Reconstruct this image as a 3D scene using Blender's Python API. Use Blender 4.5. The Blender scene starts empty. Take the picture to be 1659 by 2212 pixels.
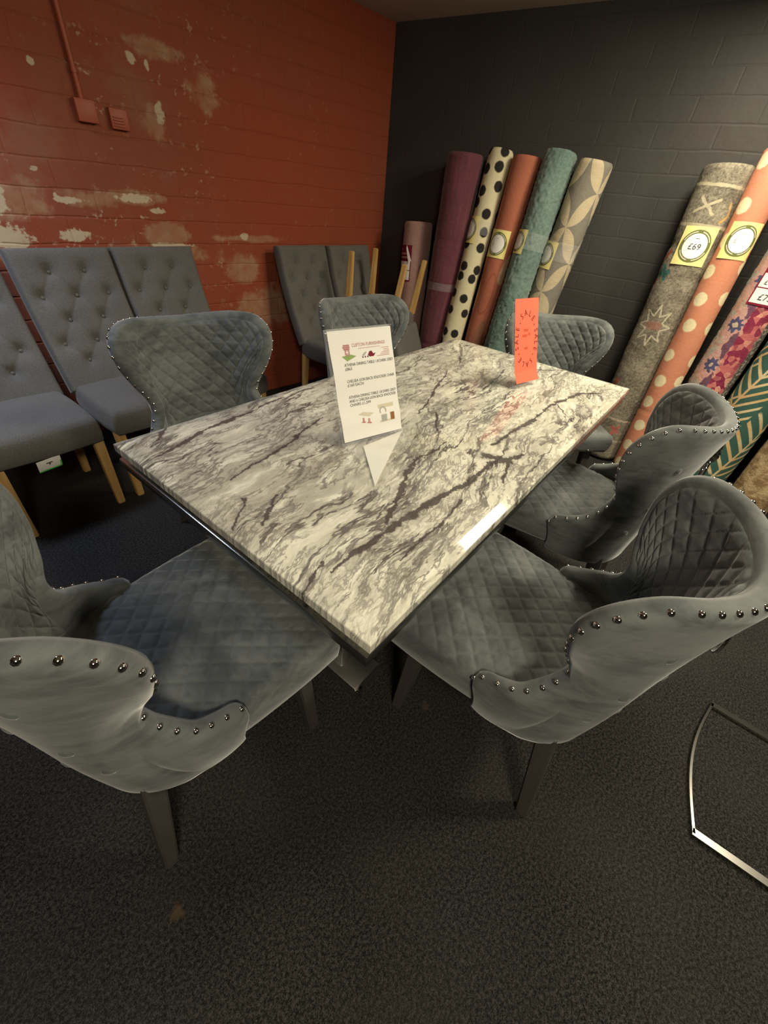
import bpy, bmesh, math, random
from mathutils import Vector, Matrix, noise
R = math.radians
random.seed(7)
S = bpy.context.scene
C = S.collection

# ------------------------------------------------------------------ camera
def make_camera():
    yaw, pitch, roll = R(35.3219), R(37.9239), R(6.34936)
    fwd = Vector((math.cos(yaw)*math.cos(pitch), math.sin(yaw)*math.cos(pitch), -math.sin(pitch)))
    r = fwd.cross(Vector((0, 0, 1))).normalized()
    u = r.cross(fwd)
    r2 = r*math.cos(roll) + u*math.sin(roll)
    u2 = u*math.cos(roll) - r*math.sin(roll)
    cd = bpy.data.cameras.new('camera')
    cd.sensor_fit = 'HORIZONTAL'
    cd.sensor_width = 36.0
    cd.lens = 875.057/1659*36.0
    cd.clip_start = 0.02
    co = bpy.data.objects.new('camera', cd)
    C.objects.link(co)
    m = Matrix((r2, u2, -fwd)).transposed().to_4x4()
    m.translation = Vector((-1.22274, -0.68584, 1.34652))
    co.matrix_world = m
    S.camera = co
make_camera()

# ------------------------------------------------------------------ world, lights, exposure
S.view_settings.view_transform = 'Standard'
S.view_settings.look = 'None'
S.view_settings.gamma = 1.0
S.view_settings.use_curve_mapping = False
S.view_settings.exposure = 0.0
w = bpy.data.worlds.new('world'); S.world = w; w.use_nodes = True
w.node_tree.nodes['Background'].inputs[0].default_value = (1.0, 0.92, 0.78, 1)
w.node_tree.nodes['Background'].inputs[1].default_value = 0.04

def area(name, loc, target, size, energy, col, size_y=None, spread=180):
    ld = bpy.data.lights.new(name, 'AREA')
    ld.energy = energy; ld.color = col; ld.shape = 'RECTANGLE' if size_y else 'SQUARE'
    ld.size = size
    if size_y: ld.size_y = size_y
    ld.spread = R(spread)
    o = bpy.data.objects.new(name, ld); C.objects.link(o)
    o.location = loc
    o.rotation_euler = (Vector(target)-Vector(loc)).to_track_quat('-Z', 'Y').to_euler()
    return o
WARM = (1.0, 0.90, 0.68)
area('ceiling_light_right', (1.22, -0.48, 2.20), (1.22, -0.481, 0.0), 0.62, 33, WARM, 0.30)
area('ceiling_light_aisle', (0.75, -1.80, 2.20), (0.55, -1.2, 0.0), 0.40, 40, WARM, 0.40)
area('ceiling_light_behind', (-1.75, -1.55, 2.20), (-1.0, -0.9, 0.0), 0.45, 46, WARM, 0.45)
area('ceiling_light_cool', (-1.20, 1.58, 2.20), (-1.10, 1.50, 0.0), 0.36, 12, (0.66, 0.77, 1.0), 0.40, 125)

# ------------------------------------------------------------------ node expressions
class X:
    nt = None
    def __init__(s, k): s.k = k
    @staticmethod
    def m(op, *a, clamp=False):
        n = X.nt.nodes.new('ShaderNodeMath'); n.operation = op; n.use_clamp = clamp
        for i, v in enumerate(a):
            if isinstance(v, X): X.nt.links.new(v.k, n.inputs[i])
            else: n.inputs[i].default_value = float(v)
        return X(n.outputs[0])
    def __add__(s, o): return X.m('ADD', s, o)
    __radd__ = __add__
    def __sub__(s, o): return X.m('SUBTRACT', s, o)
    def __rsub__(s, o): return X.m('SUBTRACT', o, s)
    def __mul__(s, o): return X.m('MULTIPLY', s, o)
    __rmul__ = __mul__
    def __truediv__(s, o): return X.m('DIVIDE', s, o)
    def abs(s): return X.m('ABSOLUTE', s)
    def sin(s): return X.m('SINE', s)
    def fract(s): return X.m('FRACT', s)
    def floor(s): return X.m('FLOOR', s)
    def sqrt(s): return X.m('SQRT', s)
    def min(s, o): return X.m('MINIMUM', s, o)
    def max(s, o): return X.m('MAXIMUM', s, o)
    def clamp(s): return X.m('ADD', s, 0.0, clamp=True)
    def step(s, a, b):                         # smooth ramp a..b -> 0..1 (a may exceed b)
        n = X.nt.nodes.new('ShaderNodeMapRange'); n.interpolation_type = 'SMOOTHSTEP'
        X.nt.links.new(s.k, n.inputs[0])
        if a < b: n.inputs[1].default_value, n.inputs[2].default_value, n.inputs[3].default_value, n.inputs[4].default_value = a, b, 0, 1
        else: n.inputs[1].default_value, n.inputs[2].default_value, n.inputs[3].default_value, n.inputs[4].default_value = b, a, 1, 0
        return X(n.outputs[0])

def vec(x, y, z=0.0):
    n = X.nt.nodes.new('ShaderNodeCombineXYZ')
    for i, v in enumerate((x, y, z)):
        if isinstance(v, X): X.nt.links.new(v.k, n.inputs[i])
        else: n.inputs[i].default_value = v
    return n.outputs[0]
def coords(kind='UV'):
    n = X.nt.nodes.new('ShaderNodeTexCoord')
    s = X.nt.nodes.new('ShaderNodeSeparateXYZ')
    X.nt.links.new(n.outputs[kind], s.inputs[0])
    return X(s.outputs[0]), X(s.outputs[1]), X(s.outputs[2]), n.outputs[kind]
def fbm(v, scale, detail=4, rough=0.55, dist=0.0):
    n = X.nt.nodes.new('ShaderNodeTexNoise')
    X.nt.links.new(v, n.inputs['Vector'])
    n.inputs['Scale'].default_value = scale; n.inputs['Detail'].default_value = detail
    n.inputs['Roughness'].default_value = rough; n.inputs['Distortion'].default_value = dist
    return X(n.outputs[0])
def voro(v, scale, feature='F1', rnd=1.0, out='Distance'):
    n = X.nt.nodes.new('ShaderNodeTexVoronoi'); n.feature = feature; n.voronoi_dimensions = '2D'
    X.nt.links.new(v, n.inputs['Vector'])
    n.inputs['Scale'].default_value = scale; n.inputs['Randomness'].default_value = rnd
    return n.outputs[out] if out != 'Distance' else X(n.outputs[out])
def mix(f, a, b):
    n = X.nt.nodes.new('ShaderNodeMix'); n.data_type = 'RGBA'; n.clamp_factor = True
    ins = [i for i in n.inputs if i.enabled]
    for i, v in zip((n.inputs[0], n.inputs[6], n.inputs[7]), (f, a, b)):
        if isinstance(v, X): X.nt.links.new(v.k, i)
        elif isinstance(v, tuple): i.default_value = (*v, 1.0)
        elif isinstance(v, (int, float)): i.default_value = v
        else: X.nt.links.new(v, i)
    return n.outputs[2]
def mat(name, fn=None, col=(0.5, 0.5, 0.5), rough=0.6, metal=0.0, spec=0.5, sheen=0.0, coat=0.0):
    m = bpy.data.materials.new(name); m.use_nodes = True
    nt = m.node_tree; b = nt.nodes['Principled BSDF']
    b.inputs['Base Color'].default_value = (*col, 1); b.inputs['Roughness'].default_value = rough
    b.inputs['Metallic'].default_value = metal; b.inputs['Specular IOR Level'].default_value = spec
    if sheen:
        b.inputs['Sheen Weight'].default_value = sheen; b.inputs['Sheen Roughness'].default_value = 0.4
    if coat: b.inputs['Coat Weight'].default_value = coat; b.inputs['Coat Roughness'].default_value = 0.05
    X.nt = nt
    if fn: fn(nt, b)
    return m
def set_col(nt, b, c): nt.links.new(c, b.inputs['Base Color'])
def set_rough(nt, b, x): nt.links.new(x.k, b.inputs['Roughness'])
def bump(nt, b, h, strength=0.5, dist=0.01):
    n = nt.nodes.new('ShaderNodeBump'); n.inputs['Strength'].default_value = strength; n.inputs['Distance'].default_value = dist
    nt.links.new(h.k, n.inputs['Height']); nt.links.new(n.outputs[0], b.inputs['Normal'])

# ------------------------------------------------------------------ mesh helpers
def tag(o, label=None, cat=None, group=None, kind=None):
    if label: o['label'] = label
    if cat: o['category'] = cat
    if group: o['group'] = group
    if kind: o['kind'] = kind
    return o
def empty(name, loc, rz=0.0):
    o = bpy.data.objects.new(name, None); C.objects.link(o)
    o.empty_display_size = 0.1
    o.location = loc; o.rotation_euler = (0, 0, rz)
    return o
def mesh(name, verts, faces, m, parent=None, uv=None, sharp=None):
    me = bpy.data.meshes.new(name)
    me.from_pydata([tuple(v) for v in verts], [], faces)
    if uv:
        l = me.uv_layers.new(name='UVMap')
        for lp in me.loops: l.data[lp.index].uv = uv[lp.vertex_index]
    me.validate()
    bm = bmesh.new(); bm.from_mesh(me)
    bmesh.ops.recalc_face_normals(bm, faces=bm.faces)
    bm.to_mesh(me); bm.free()
    for p in me.polygons: p.use_smooth = True
    if sharp: me.set_sharp_from_angle(angle=R(sharp))
    if m: me.materials.append(m)
    o = bpy.data.objects.new(name, me); C.objects.link(o)
    if parent: o.parent = parent
    return o
def from_bm(name, bm, m, parent=None, sharp=40):
    me = bpy.data.meshes.new(name)
    bmesh.ops.recalc_face_normals(bm, faces=bm.faces)
    bm.to_mesh(me); bm.free()
    for p in me.polygons: p.use_smooth = True
    if sharp: me.set_sharp_from_angle(angle=R(sharp))
    me.materials.append(m)
    o = bpy.data.objects.new(name, me); C.objects.link(o)
    if parent: o.parent = parent
    return o
def box_bm(bm, lo, hi, bev=0.0, seg=2):
    r = bmesh.ops.create_cube(bm, size=1.0)
    vs = r['verts']
    for v in vs:
        v.co = Vector([lo[i] + (hi[i]-lo[i])*(v.co[i]+0.5) for i in range(3)])
    if bev:
        es = list({e for v in vs for e in v.link_edges})
        bmesh.ops.bevel(bm, geom=es, offset=bev, segments=seg, profile=0.5, affect='EDGES')
def box(name, lo, hi, m, parent=None, bev=0.0, seg=2):
    bm = bmesh.new(); box_bm(bm, lo, hi, bev, seg)
    return from_bm(name, bm, m, parent)
def grid_faces(nu, nv, off=0, wrap=False):
    f = []
    for i in range(nu - (0 if wrap else 1)):
        for j in range(nv-1):
            a, b = i, (i+1) % nu
            f.append((off+a*nv+j, off+b*nv+j, off+b*nv+j+1, off+a*nv+j+1))
    return f
def taper_leg(name, p0, p1, a0, a1, m, parent):       # square leg from top p0 to foot p1
    bm = bmesh.new(); rings = []
    for p, a in ((p0, a0), (p1, a1)):
        rings.append([bm.verts.new(Vector(p)+Vector((sx*a, sy*a, 0))) for sx, sy in ((-1,-1),(1,-1),(1,1),(-1,1))])
    for i in range(4): bm.faces.new((rings[0][i], rings[0][(i+1)%4], rings[1][(i+1)%4], rings[1][i]))
    bm.faces.new(rings[0]); bm.faces.new(rings[1])
    bmesh.ops.bevel(bm, geom=list(bm.edges), offset=0.004, segments=2, affect='EDGES')
    return from_bm(name, bm, m, parent)
def cr(pts, n):                                        # Catmull-Rom resample of keyed tuples
    out = []; k = len(pts)-1
    for i in range(n):
        t = i/(n-1)*k; j = min(int(t), k-1); f = t-j
        p0, p1, p2, p3 = (Vector(pts[max(j-1,0)]), Vector(pts[j]), Vector(pts[j+1]), Vector(pts[min(j+2,k)]))
        out.append(0.5*((2*p1)+(p2-p0)*f+(2*p0-5*p1+4*p2-p3)*f*f+(3*p1-p0-3*p2+p3)*f**3))
    return out
def copy_tree(o, parent=None):
    c = o.copy(); C.objects.link(c)
    if parent: c.parent = parent
    for ch in list(o.children): copy_tree(ch, c)
    return c
def text_mesh(txt, size, align='LEFT'):
    cu = bpy.data.curves.new('lettering', 'FONT'); cu.body = txt; cu.size = size; cu.align_x = align
    cu.resolution_u = 2
    o = bpy.data.objects.new('lettering', cu); C.objects.link(o)
    bpy.context.view_layer.update()
    me = bpy.data.meshes.new_from_object(o)
    vs = [v.co.copy() for v in me.vertices]; fs = [tuple(p.vertices) for p in me.polygons]
    C.objects.unlink(o); bpy.data.objects.remove(o); bpy.data.curves.remove(cu); bpy.data.meshes.remove(me)
    return vs, fs
class Flat:                                            # collects flat print and maps it to a surface
    def __init__(s): s.v, s.f = [], []
    def add(s, vs, fs):
        o = len(s.v); s.v += [Vector(v) for v in vs]; s.f += [tuple(i+o for i in q) for q in fs]
    def text(s, txt, x, y, size, align='LEFT', sx=1.0, rot=0.0):
        vs, fs = text_mesh(txt, size, align); c, n = math.cos(rot), math.sin(rot)
        s.add([(x+v.x*sx*c-v.y*n, y+v.x*sx*n+v.y*c, 0) for v in vs], fs)
    def poly(s, pts): s.add([(a, b, 0) for a, b in pts], [tuple(range(len(pts)))])
    def rect(s, x, y, w_, h_): s.poly([(x, y), (x+w_, y), (x+w_, y+h_), (x, y+h_)])
    def ring(s, x, y, r0, r1, n=40, a0=0.0, a1=2*math.pi):
        vs = []
        for i in range(n+1):
            a = a0+(a1-a0)*i/n
            vs += [(x+r0*math.cos(a), y+r0*math.sin(a), 0), (x+r1*math.cos(a), y+r1*math.sin(a), 0)]
        s.add(vs, [(2*i, 2*i+2, 2*i+3, 2*i+1) for i in range(n)])
    def disc(s, x, y, r, n=32, ry=None):
        s.poly([(x+r*math.cos(2*math.pi*i/n), y+(ry or r)*math.sin(2*math.pi*i/n)) for i in range(n)])
    def build(s, name, m, parent, fn):
        return mesh(name, [fn(v.x, v.y) for v in s.v], s.f, m, parent)

# ------------------------------------------------------------------ materials
def m_red(nt, b):
    x, y, z, v = coords('UV')                          # x: metres from the corner, y: height
    wob = vec(x + (fbm(v, 6, 2)-0.5)*0.03, y + (fbm(v, 4, 2)-0.5)*0.025)
    s = nt.nodes.new('ShaderNodeSeparateXYZ'); nt.links.new(wob, s.inputs[0])
    wx, wy = X(s.outputs[0]), X(s.outputs[1])
    CH, BL = 0.112, 0.30
    row = (wy/CH).floor()
    fy = ((wy/CH).fract()-0.5).abs()
    fx = ((wx/BL + row*0.5).fract()-0.5).abs()
    gy = fy.step(0.44, 0.5); gx = fx.step(0.475, 0.5)
    grv = gy.max(gx*0.8)
    n1 = fbm(v, 3.2, 6, 0.62); n2 = fbm(v, 14, 5, 0.65); n3 = fbm(v, 40, 3, 0.6); n0 = fbm(v, 1.1, 3)
    c = mix(n0.step(0.3, 0.7), (0.335, 0.062, 0.024), (0.285, 0.068, 0.030))
    c = mix((n2-0.5).abs()*0.9+gx*0.14, c, (0.36, 0.115, 0.06))
    c = mix(x.step(1.1, 2.6)*n1.step(0.3, 0.7)*0.45, c, (0.33, 0.135, 0.085))
    # worn, faded patches
    def spot(px, py, rx, ry):
        return 1.0-(((x-px)/rx)*((x-px)/rx) + ((y-py)/ry)*((y-py)/ry)).sqrt()
    wear = None
    for px, py, rx, ry, k in ((1.90, 1.215, 0.26, 0.055, 1.1), (1.76, 1.05, 0.20, 0.10, 1.25), (2.42, 1.18, 0.24, 0.14, 0.75),
                              (1.42, 1.66, 0.17, 0.20, 0.55), (1.30, 0.86, 0.20, 0.16, 0.9), (2.6, 1.60, 0.3, 0.25, 0.5),
                              (1.66, 1.80, 0.22, 0.06, 0.7), (1.2, 0.62, 0.5, 0.28, 0.75), (1.72, 1.52, 0.1, 0.12, 0.6), (2.1, 1.2, 0.3, 0.08, 0.7), (1.22, 1.04, 0.5, 0.035, 0.75),
                              (1.95, 0.95, 0.9, 0.1, 0.7)):
        sp = spot(px, py, rx, ry).max(0.0)*k
        wear = sp if wear is None else wear.max(sp)
    wmask = (wear + (n1-0.5)*0.9 + (n2-0.5)*0.7).step(0.26, 0.52)
    c = mix(wmask*0.72, c, mix(n2.step(0.35, 0.7), (0.40, 0.19, 0.10), (0.46, 0.30, 0.17)))
    wh = None
    for px, py, rx, ry in ((1.688, 1.572, 0.030, 0.062), (2.52, 1.03, 0.13, 0.07), (2.24, 1.045, 0.10, 0.035), (1.91, 1.212, 0.13, 0.028),
                           (1.80, 1.165, 0.05, 0.02), (1.78, 1.752, 0.028, 0.03), (1.71, 1.74, 0.014, 0.03), (2.32, 1.30, 0.02, 0.014), (2.27, 1.205, 0.012, 0.015),
                           (2.50, 1.18, 0.05, 0.07), (1.75, 1.00, 0.16, 0.02), (2.5, 1.70, 0.03, 0.06), (2.2, 1.66, 0.02, 0.02), (1.28, 1.05, 0.04, 0.03), (2.23, 1.19, 0.09, 0.02)):
        sp = spot(px, py, rx, ry)
        wh = sp if wh is None else wh.max(sp)
    wh = (wh + (n3-0.5)*1.3 + (n2-0.5)*1.0).step(0.18, 0.42)
    c = mix(wh*0.85, c, (0.66, 0.55, 0.36))
    fl = fbm(v, 17, 6, 0.72).step(0.60, 0.70)*fbm(v, 1.9, 3).step(0.42, 0.62)
    c = mix(fl*0.5, c, (0.5, 0.33, 0.2))
    sk = (n3+n2*0.5-fy*-0.25).step(0.93, 1.03)*fbm(v, 2.4, 3).step(0.44, 0.60)*x.step(0.8, 2.0)
    c = mix(sk*0.75, c, (0.56, 0.40, 0.26))
    c = mix(fbm(v, 2.0, 5, 0.7).step(0.50, 0.66)*x.step(0.9, 2.2)*0.40, c, (0.30, 0.17, 0.115))
    set_col(nt, b, c)
    bump(nt, b, (1.0-grv)*0.55 + n2*0.25 + n3*0.12, 0.45, 0.012)
def m_black(nt, b):
    x, y, z, v = coords('UV')
    wx = x + (fbm(v, 7, 3)-0.5)*0.03; wy = y + (fbm(v, 4, 2)-0.5)*0.018
    CH, BL = 0.105, 0.30
    row = (wy/CH).floor()
    fy = ((wy/CH).fract()-0.5).abs(); fx = ((wx/BL + row*0.5).fract()-0.5).abs()
    grv = fy.step(0.43, 0.5).max(fx.step(0.475, 0.5)*0.8)
    n2 = fbm(v, 16, 5, 0.65); n0 = fbm(v, 1.3, 3); n3 = fbm(v, 9, 6, 0.7)
    c = mix(n0.step(0.3, 0.7), (0.038, 0.036, 0.033), (0.050, 0.047, 0.043))
    c = mix(grv*n3.step(0.55, 0.75)*0.25, c, (0.10, 0.092, 0.082))
    c = mix(n3.step(0.66, 0.74)*0.35, c, (0.14, 0.125, 0.12))
    c = mix(fbm(v, 0.9, 4).step(0.55, 0.68)*0.3, c, (0.06, 0.04, 0.034))
    set_col(nt, b, c)
    bump(nt, b, (1.0-grv)*0.40 + n2*0.5 + n3*0.4, 0.24, 0.012)
def m_ceil(nt, b):
    x, y, z, v = coords('Object')
    set_col(nt, b, mix(fbm(v, 3, 5), (0.55, 0.49, 0.40), (0.62, 0.56, 0.46)))
def m_carpet(nt, b):
    x, y, z, v = coords('Object')
    n = fbm(v, 140, 3, 0.75); n2 = fbm(v, 420, 2, 0.7); n1 = fbm(v, 2.2, 3)
    f = (n*0.6+n2*0.55-0.075)
    c = mix(f.step(0.40, 0.66), (0.0065, 0.0064, 0.0064), (0.074, 0.071, 0.066))
    c = mix(fbm(v, 60, 3, 0.8).step(0.60, 0.75)*0.5, c, (0.022, 0.019, 0.018))
    c = mix(n1.step(0.35, 0.7)*0.25, c, (0.06, 0.056, 0.05))
    st = (((x+1.322)*(x+1.322)+(y+0.300)*(y+0.300)).sqrt()+(fbm(v, 45, 3)-0.5)*0.03).step(0.020, 0.004)
    st = st.max((((x+0.537)*(x+0.537)+(y+0.46)*(y+0.46)).sqrt()+(fbm(v, 45, 3)-0.5)*0.04).step(0.024, 0.006)*0.6)
    c = mix(st*0.35, c, (0.20, 0.12, 0.055))
    set_col(nt, b, c)
    bump(nt, b, f, 0.8, 0.006)
def m_marble(nt, b):
    x, y, z, v = coords('Object')
    a = R(9)
    w1 = (fbm(v, 1.7, 3, 0.5)-0.5); w2 = (fbm(v, 9.0, 4, 0.6)-0.5)
    p = x*math.cos(a) + y*math.sin(a)
    q = y*math.cos(a) - x*math.sin(a) + w1*0.20 + w2*0.040
    def st(k, o=0.0): return vec(p*k+o, q, o)
    n1 = fbm(st(0.20), 8, 6, 0.62); n2 = fbm(st(0.22, 2.0), 24, 5, 0.66); n3 = fbm(st(0.26, 3.0), 60, 4, 0.70); n4 = fbm(st(0.45), 30, 4, 0.7)
    c = mix((n1*0.6+n3*0.4).step(0.40, 0.60), (0.86, 0.83, 0.69), (0.54, 0.515, 0.43))
    c = mix((n2*0.6+n4*0.4).step(0.50, 0.62)*0.85, c, (0.95, 0.93, 0.79))
    c = mix((fbm(st(0.4, 7.0), 3.0, 4)-x*0.05+y*0.08).step(0.48, 0.64)*n2.step(0.66, 0.42)*0.75, c, (0.42, 0.40, 0.33))
    def ridge(vv, sc, d, rr): return (fbm(vv, sc, d, rr)-0.5).abs()
    thick = fbm(v, 2.6, 3)
    r1 = ridge(st(0.24, 1.7), 6.0, 6, 0.62)
    c = mix(r1.step(0.020, 0.004)*thick.step(0.36, 0.54)*0.95, c, (0.115, 0.10, 0.095))
    r2 = ridge(st(0.28, 9.3), 15.0, 5, 0.64)
    c = mix(r2.step(0.030, 0.006)*n1.step(0.34, 0.54)*0.85, c, (0.22, 0.205, 0.18))
    r3 = ridge(st(0.36, 4.1), 34.0, 4, 0.66)
    c = mix(r3.step(0.045, 0.010)*fbm(v, 5.0, 3).step(0.38, 0.56)*0.75, c, (0.29, 0.27, 0.235))
    c = mix(n4.step(0.64, 0.70)*fbm(v, 6.0, 2).step(0.5, 0.6)*0.6, c, (0.22, 0.20, 0.19))
    # the large dark veins
    dx = x + w2*0.045 + (fbm(v, 26, 3, 0.7)-0.5)*0.028
    dy = y + (fbm(v, 5.1, 3)-0.5)*0.055 + (fbm(v, 31, 3, 0.7)-0.5)*0.022
    vw = fbm(v, 22, 4, 0.7).step(0.30, 0.68)*1.35+0.2
    def seg(ax, ay, bx, by, w0, w1_):
        L2 = (bx-ax)**2+(by-ay)**2
        t = (((dx-ax)*(bx-ax)+(dy-ay)*(by-ay))/L2).clamp()
        ex = dx-ax-t*(bx-ax); ey = dy-ay-t*(by-ay)
        return (ex*ex+ey*ey).sqrt()/((w0+(w1_-w0)*t)*vw)
    segs = [(-0.83,-0.295,-0.60,-0.295,.004,.013),(-0.60,-0.295,-0.40,-0.32,.013,.010),(-0.40,-0.32,-0.15,-0.33,.010,.009),
            (-0.10,-0.275,0.11,-0.285,.006,.011),(0.11,-0.285,0.36,-0.292,.011,.008),(0.36,-0.292,0.62,-0.32,.008,.012),(0.62,-0.32,0.70,-0.38,.01,.004),
            (-0.445,-0.20,-0.352,-0.154,.010,.007),(-0.352,-0.154,-0.195,-0.166,.007,.003),(-0.64,-0.277,-0.445,-0.20,.004,.008),
            (-0.86,0.325,-0.626,0.37,.004,.010),(-0.626,0.37,-0.36,0.406,.010,.003),(-0.81,0.40,-0.73,0.463,.008,.003),
            (-0.785,0.092,-0.51,0.17,.003,.006),(-0.51,0.17,-0.36,0.207,.006,.003),(-0.889,-0.051,-0.81,0.01,.003,.006),(-0.831,-0.077,-0.74,-0.032,.007,.004),
            (-0.096,0.011,0.209,0.122,.004,.007),(0.209,0.122,0.38,0.196,.006,.003),(-0.035,-0.016,-0.151,-0.102,.005,.003),(0.30,-0.03,0.62,0.03,.004,.005),
            (-0.18,-0.311,-0.157,-0.368,.02,.012),(-0.16,-0.35,-0.08,-0.375,.014,.008),(-0.167,-0.358,-0.275,-0.395,.007,.003),
            (0.42,-0.29,0.30,-0.40,.005,.003),(-0.9,-0.29,-0.83,-0.268,.003,.005),(-0.712,-0.373,-0.43,-0.36,.003,.004),(0.5,0.2,0.8,0.38,.004,.006),(0.68,0.0,0.86,-0.16,.004,.006)]
    d = None
    for sgm in segs:
        e = seg(*sgm); d = e if d is None else d.min(e)
    c = mix(d.step(3.4, 1.0)*n4.step(0.35, 0.6)*0.42, c, (0.26, 0.235, 0.215))
    c = mix(d.step(1.15, 0.6)*0.9, c, (0.085, 0.070, 0.066))
    set_col(nt, b, c)
def m_velvet(nt, b):
    x, y, z, v = coords('Object')
    sv = vec(x, y, z*2.4)
    n1 = fbm(sv, 4.6, 4, 0.58, 0.9); n2 = fbm(sv, 15, 4, 0.65, 1.0); n3 = fbm(v, 300, 2)
    c = mix((n1*0.68+n2*0.32).step(0.38, 0.62), (0.070, 0.080, 0.082), (0.165, 0.178, 0.170))
    c = mix(n3*0.2, c, (0.09, 0.10, 0.105))
    set_col(nt, b, c)
    bump(nt, b, n3, 0.12, 0.002)
def m_weave(nt, b):
    x, y, z, v = coords('Object')
    n = fbm(v, 260, 3, 0.8); n1 = fbm(v, 4, 3)
    set_col(nt, b, mix((n*0.8+n1*0.2).step(0.35, 0.7), (0.110, 0.103, 0.092), (0.185, 0.175, 0.156)))
    bump(nt, b, n, 0.35, 0.002)
def m_oak(nt, b):
    x, y, z, v = coords('Object')
    n = fbm(vec(x*1.0, y*1.0, z*0.08), 60, 5, 0.6, 0.4)
    set_col(nt, b, mix(n.step(0.35, 0.7), (0.52, 0.30, 0.095), (0.66, 0.42, 0.16)))
def m_darkwood(nt, b):
    x, y, z, v = coords('Object')
    n = fbm(vec(x, y, z*0.1), 50, 4)
    set_col(nt, b, mix(n, (0.050, 0.045, 0.040), (0.085, 0.078, 0.070)))
def m_edge(nt, b): pass

RED = mat('red_painted_brick', m_red, rough=0.75, spec=0.3)
BLACK = mat('black_painted_brick', m_black, rough=0.6, spec=0.4)
CEIL = mat('ceiling_plaster', m_ceil, rough=0.9)
GREYWALL = mat('grey_wall_paint', None, (0.16, 0.15, 0.14), 0.85)
CARPET = mat('charcoal_carpet', m_carpet, rough=1.0, spec=0.1)
MARBLE = mat('polished_marble', m_marble, rough=0.07, spec=0.5)
VELVET = mat('grey_velvet', m_velvet, rough=0.75, spec=0.25, sheen=0.55)
WEAVE = mat('grey_woven_fabric', m_weave, rough=0.95, spec=0.2, sheen=0.15)
OAK = mat('oak', m_oak, rough=0.5)
DARKWOOD = mat('dark_stained_wood', m_darkwood, rough=0.45)
CHROME = mat('chrome', None, (0.72, 0.71, 0.69), 0.07, 1.0)
STEEL = mat('brushed_steel', None, (0.62, 0.60, 0.56), 0.33, 1.0)
FRAMESTEEL = mat('chromed_flat_bar', None, (0.55, 0.53, 0.49), 0.2, 1.0)
DARKCHROME = mat('dark_mirror_steel', None, (0.46, 0.46, 0.43), 0.22, 1.0)
BLACKLAC = mat('black_lacquer', None, (0.012, 0.012, 0.013), 0.15)
def ink(name, c, r=0.7): return mat(name, None, c, r, spec=0.2)
PAPER = ink('white_paper', (0.86, 0.84, 0.80)); INK = ink('black_ink', (0.06, 0.055, 0.055)); CORALP = ink('coral_paper', (0.95, 0.165, 0.10), 0.6)
DARKRED = ink('dark_red_print', (0.20, 0.012, 0.035)); REDPR = ink('red_print', (0.52, 0.20, 0.20)); GREENPR = ink('green_print', (0.28, 0.40, 0.14))
YELLOW = ink('yellow_card', (0.84, 0.74, 0.30)); OLIVE = ink('olive_print', (0.15, 0.17, 0.055)); WHITE = ink('white_print', (0.86, 0.84, 0.80))
GREYPR = ink('grey_print', (0.42, 0.42, 0.40)); BEIGEPR = ink('beige_print', (0.66, 0.60, 0.46)); BROWNPR = ink('brown_print', (0.30, 0.14, 0.05)); PINKPR = ink('pink_print', (0.70, 0.40, 0.40))
SALEINK = ink('brown_red_ink', (0.20, 0.03, 0.015)); SALEFAINT = ink('faint_red_ink', (0.62, 0.10, 0.055)); GREENTAG = ink('green_tag', (0.10, 0.55, 0.08))
REDPAINT = mat('red_gloss_paint', None, (0.40, 0.085, 0.034), 0.5)
def m_clear(nt, b):
    b.inputs['Alpha'].default_value = 0.14
CLEAR = mat('clear_acrylic', m_clear, (0.85, 0.86, 0.84), 0.04)
def m_wrap(nt, b):
    b.inputs['Alpha'].default_value = 0.12
    x, y, z, v = coords('Object'); bump(nt, b, fbm(v, 50, 3), 0.6, 0.004)
WRAP = mat('clear_plastic_wrap', m_wrap, (0.85, 0.88, 0.88), 0.12)

# ------------------------------------------------------------------ setting
CX, CY, CH_ = 1.96, 1.909, 2.247
def wall(name, p0, p1, h, m, t=0.12):                 # p0 -> p1 along the inner face; thickness lies to its right-hand outside
    d = Vector((p1[0]-p0[0], p1[1]-p0[1], 0)); L = d.length; d.normalize(); n = Vector((-d.y, d.x, 0))
    P = [Vector((p0[0], p0[1], 0)), Vector((p1[0], p1[1], 0))]
    vs = [P[0], P[1], P[1]+Vector((0,0,h)), P[0]+Vector((0,0,h))]
    vs += [v+n*t for v in vs]
    fs = [(0,1,2,3), (4,7,6,5), (0,4,5,1), (3,2,6,7), (0,3,7,4), (1,5,6,2)]
    uv = [(0,0), (L,0), (L,h), (0,h)]*2
    o = mesh(name, vs, fs, m, None, uv, sharp=30)
    return tag(o, kind='structure')
LX, BY = -4.0, -4.6
ry = lambda x: 2.08-0.0875*x
bx = lambda y: 1.96+0.07*(1.909-y)
wall('wall_red', (CX, CY), (LX, ry(LX)), CH_, RED, -0.12)
wall('wall_black', (CX, CY), (bx(BY), BY), CH_, BLACK, 0.12)
wall('wall_left', (LX, ry(LX)), (LX, BY), CH_, GREYWALL, -0.12)
wall('wall_rear', (LX, BY), (bx(BY), BY), CH_, GREYWALL, -0.12)
flr = [(LX, ry(LX)), (CX, CY), (bx(BY), BY), (LX, BY)]
def slab(name, z0, z1, m):
    n = len(flr); vs = [(a, b_, z0) for a, b_ in flr]+[(a, b_, z1) for a, b_ in flr]
    fs = [tuple(range(n)), tuple(range(2*n-1, n-1, -1))]+[(i, (i+1) % n, n+(i+1) % n, n+i) for i in range(n)]
    return tag(mesh(name, vs, fs, m, sharp=30), kind='structure')
slab('floor', -0.1, 0.0, CARPET)
slab('ceiling', CH_, CH_+0.1, CEIL)

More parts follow.
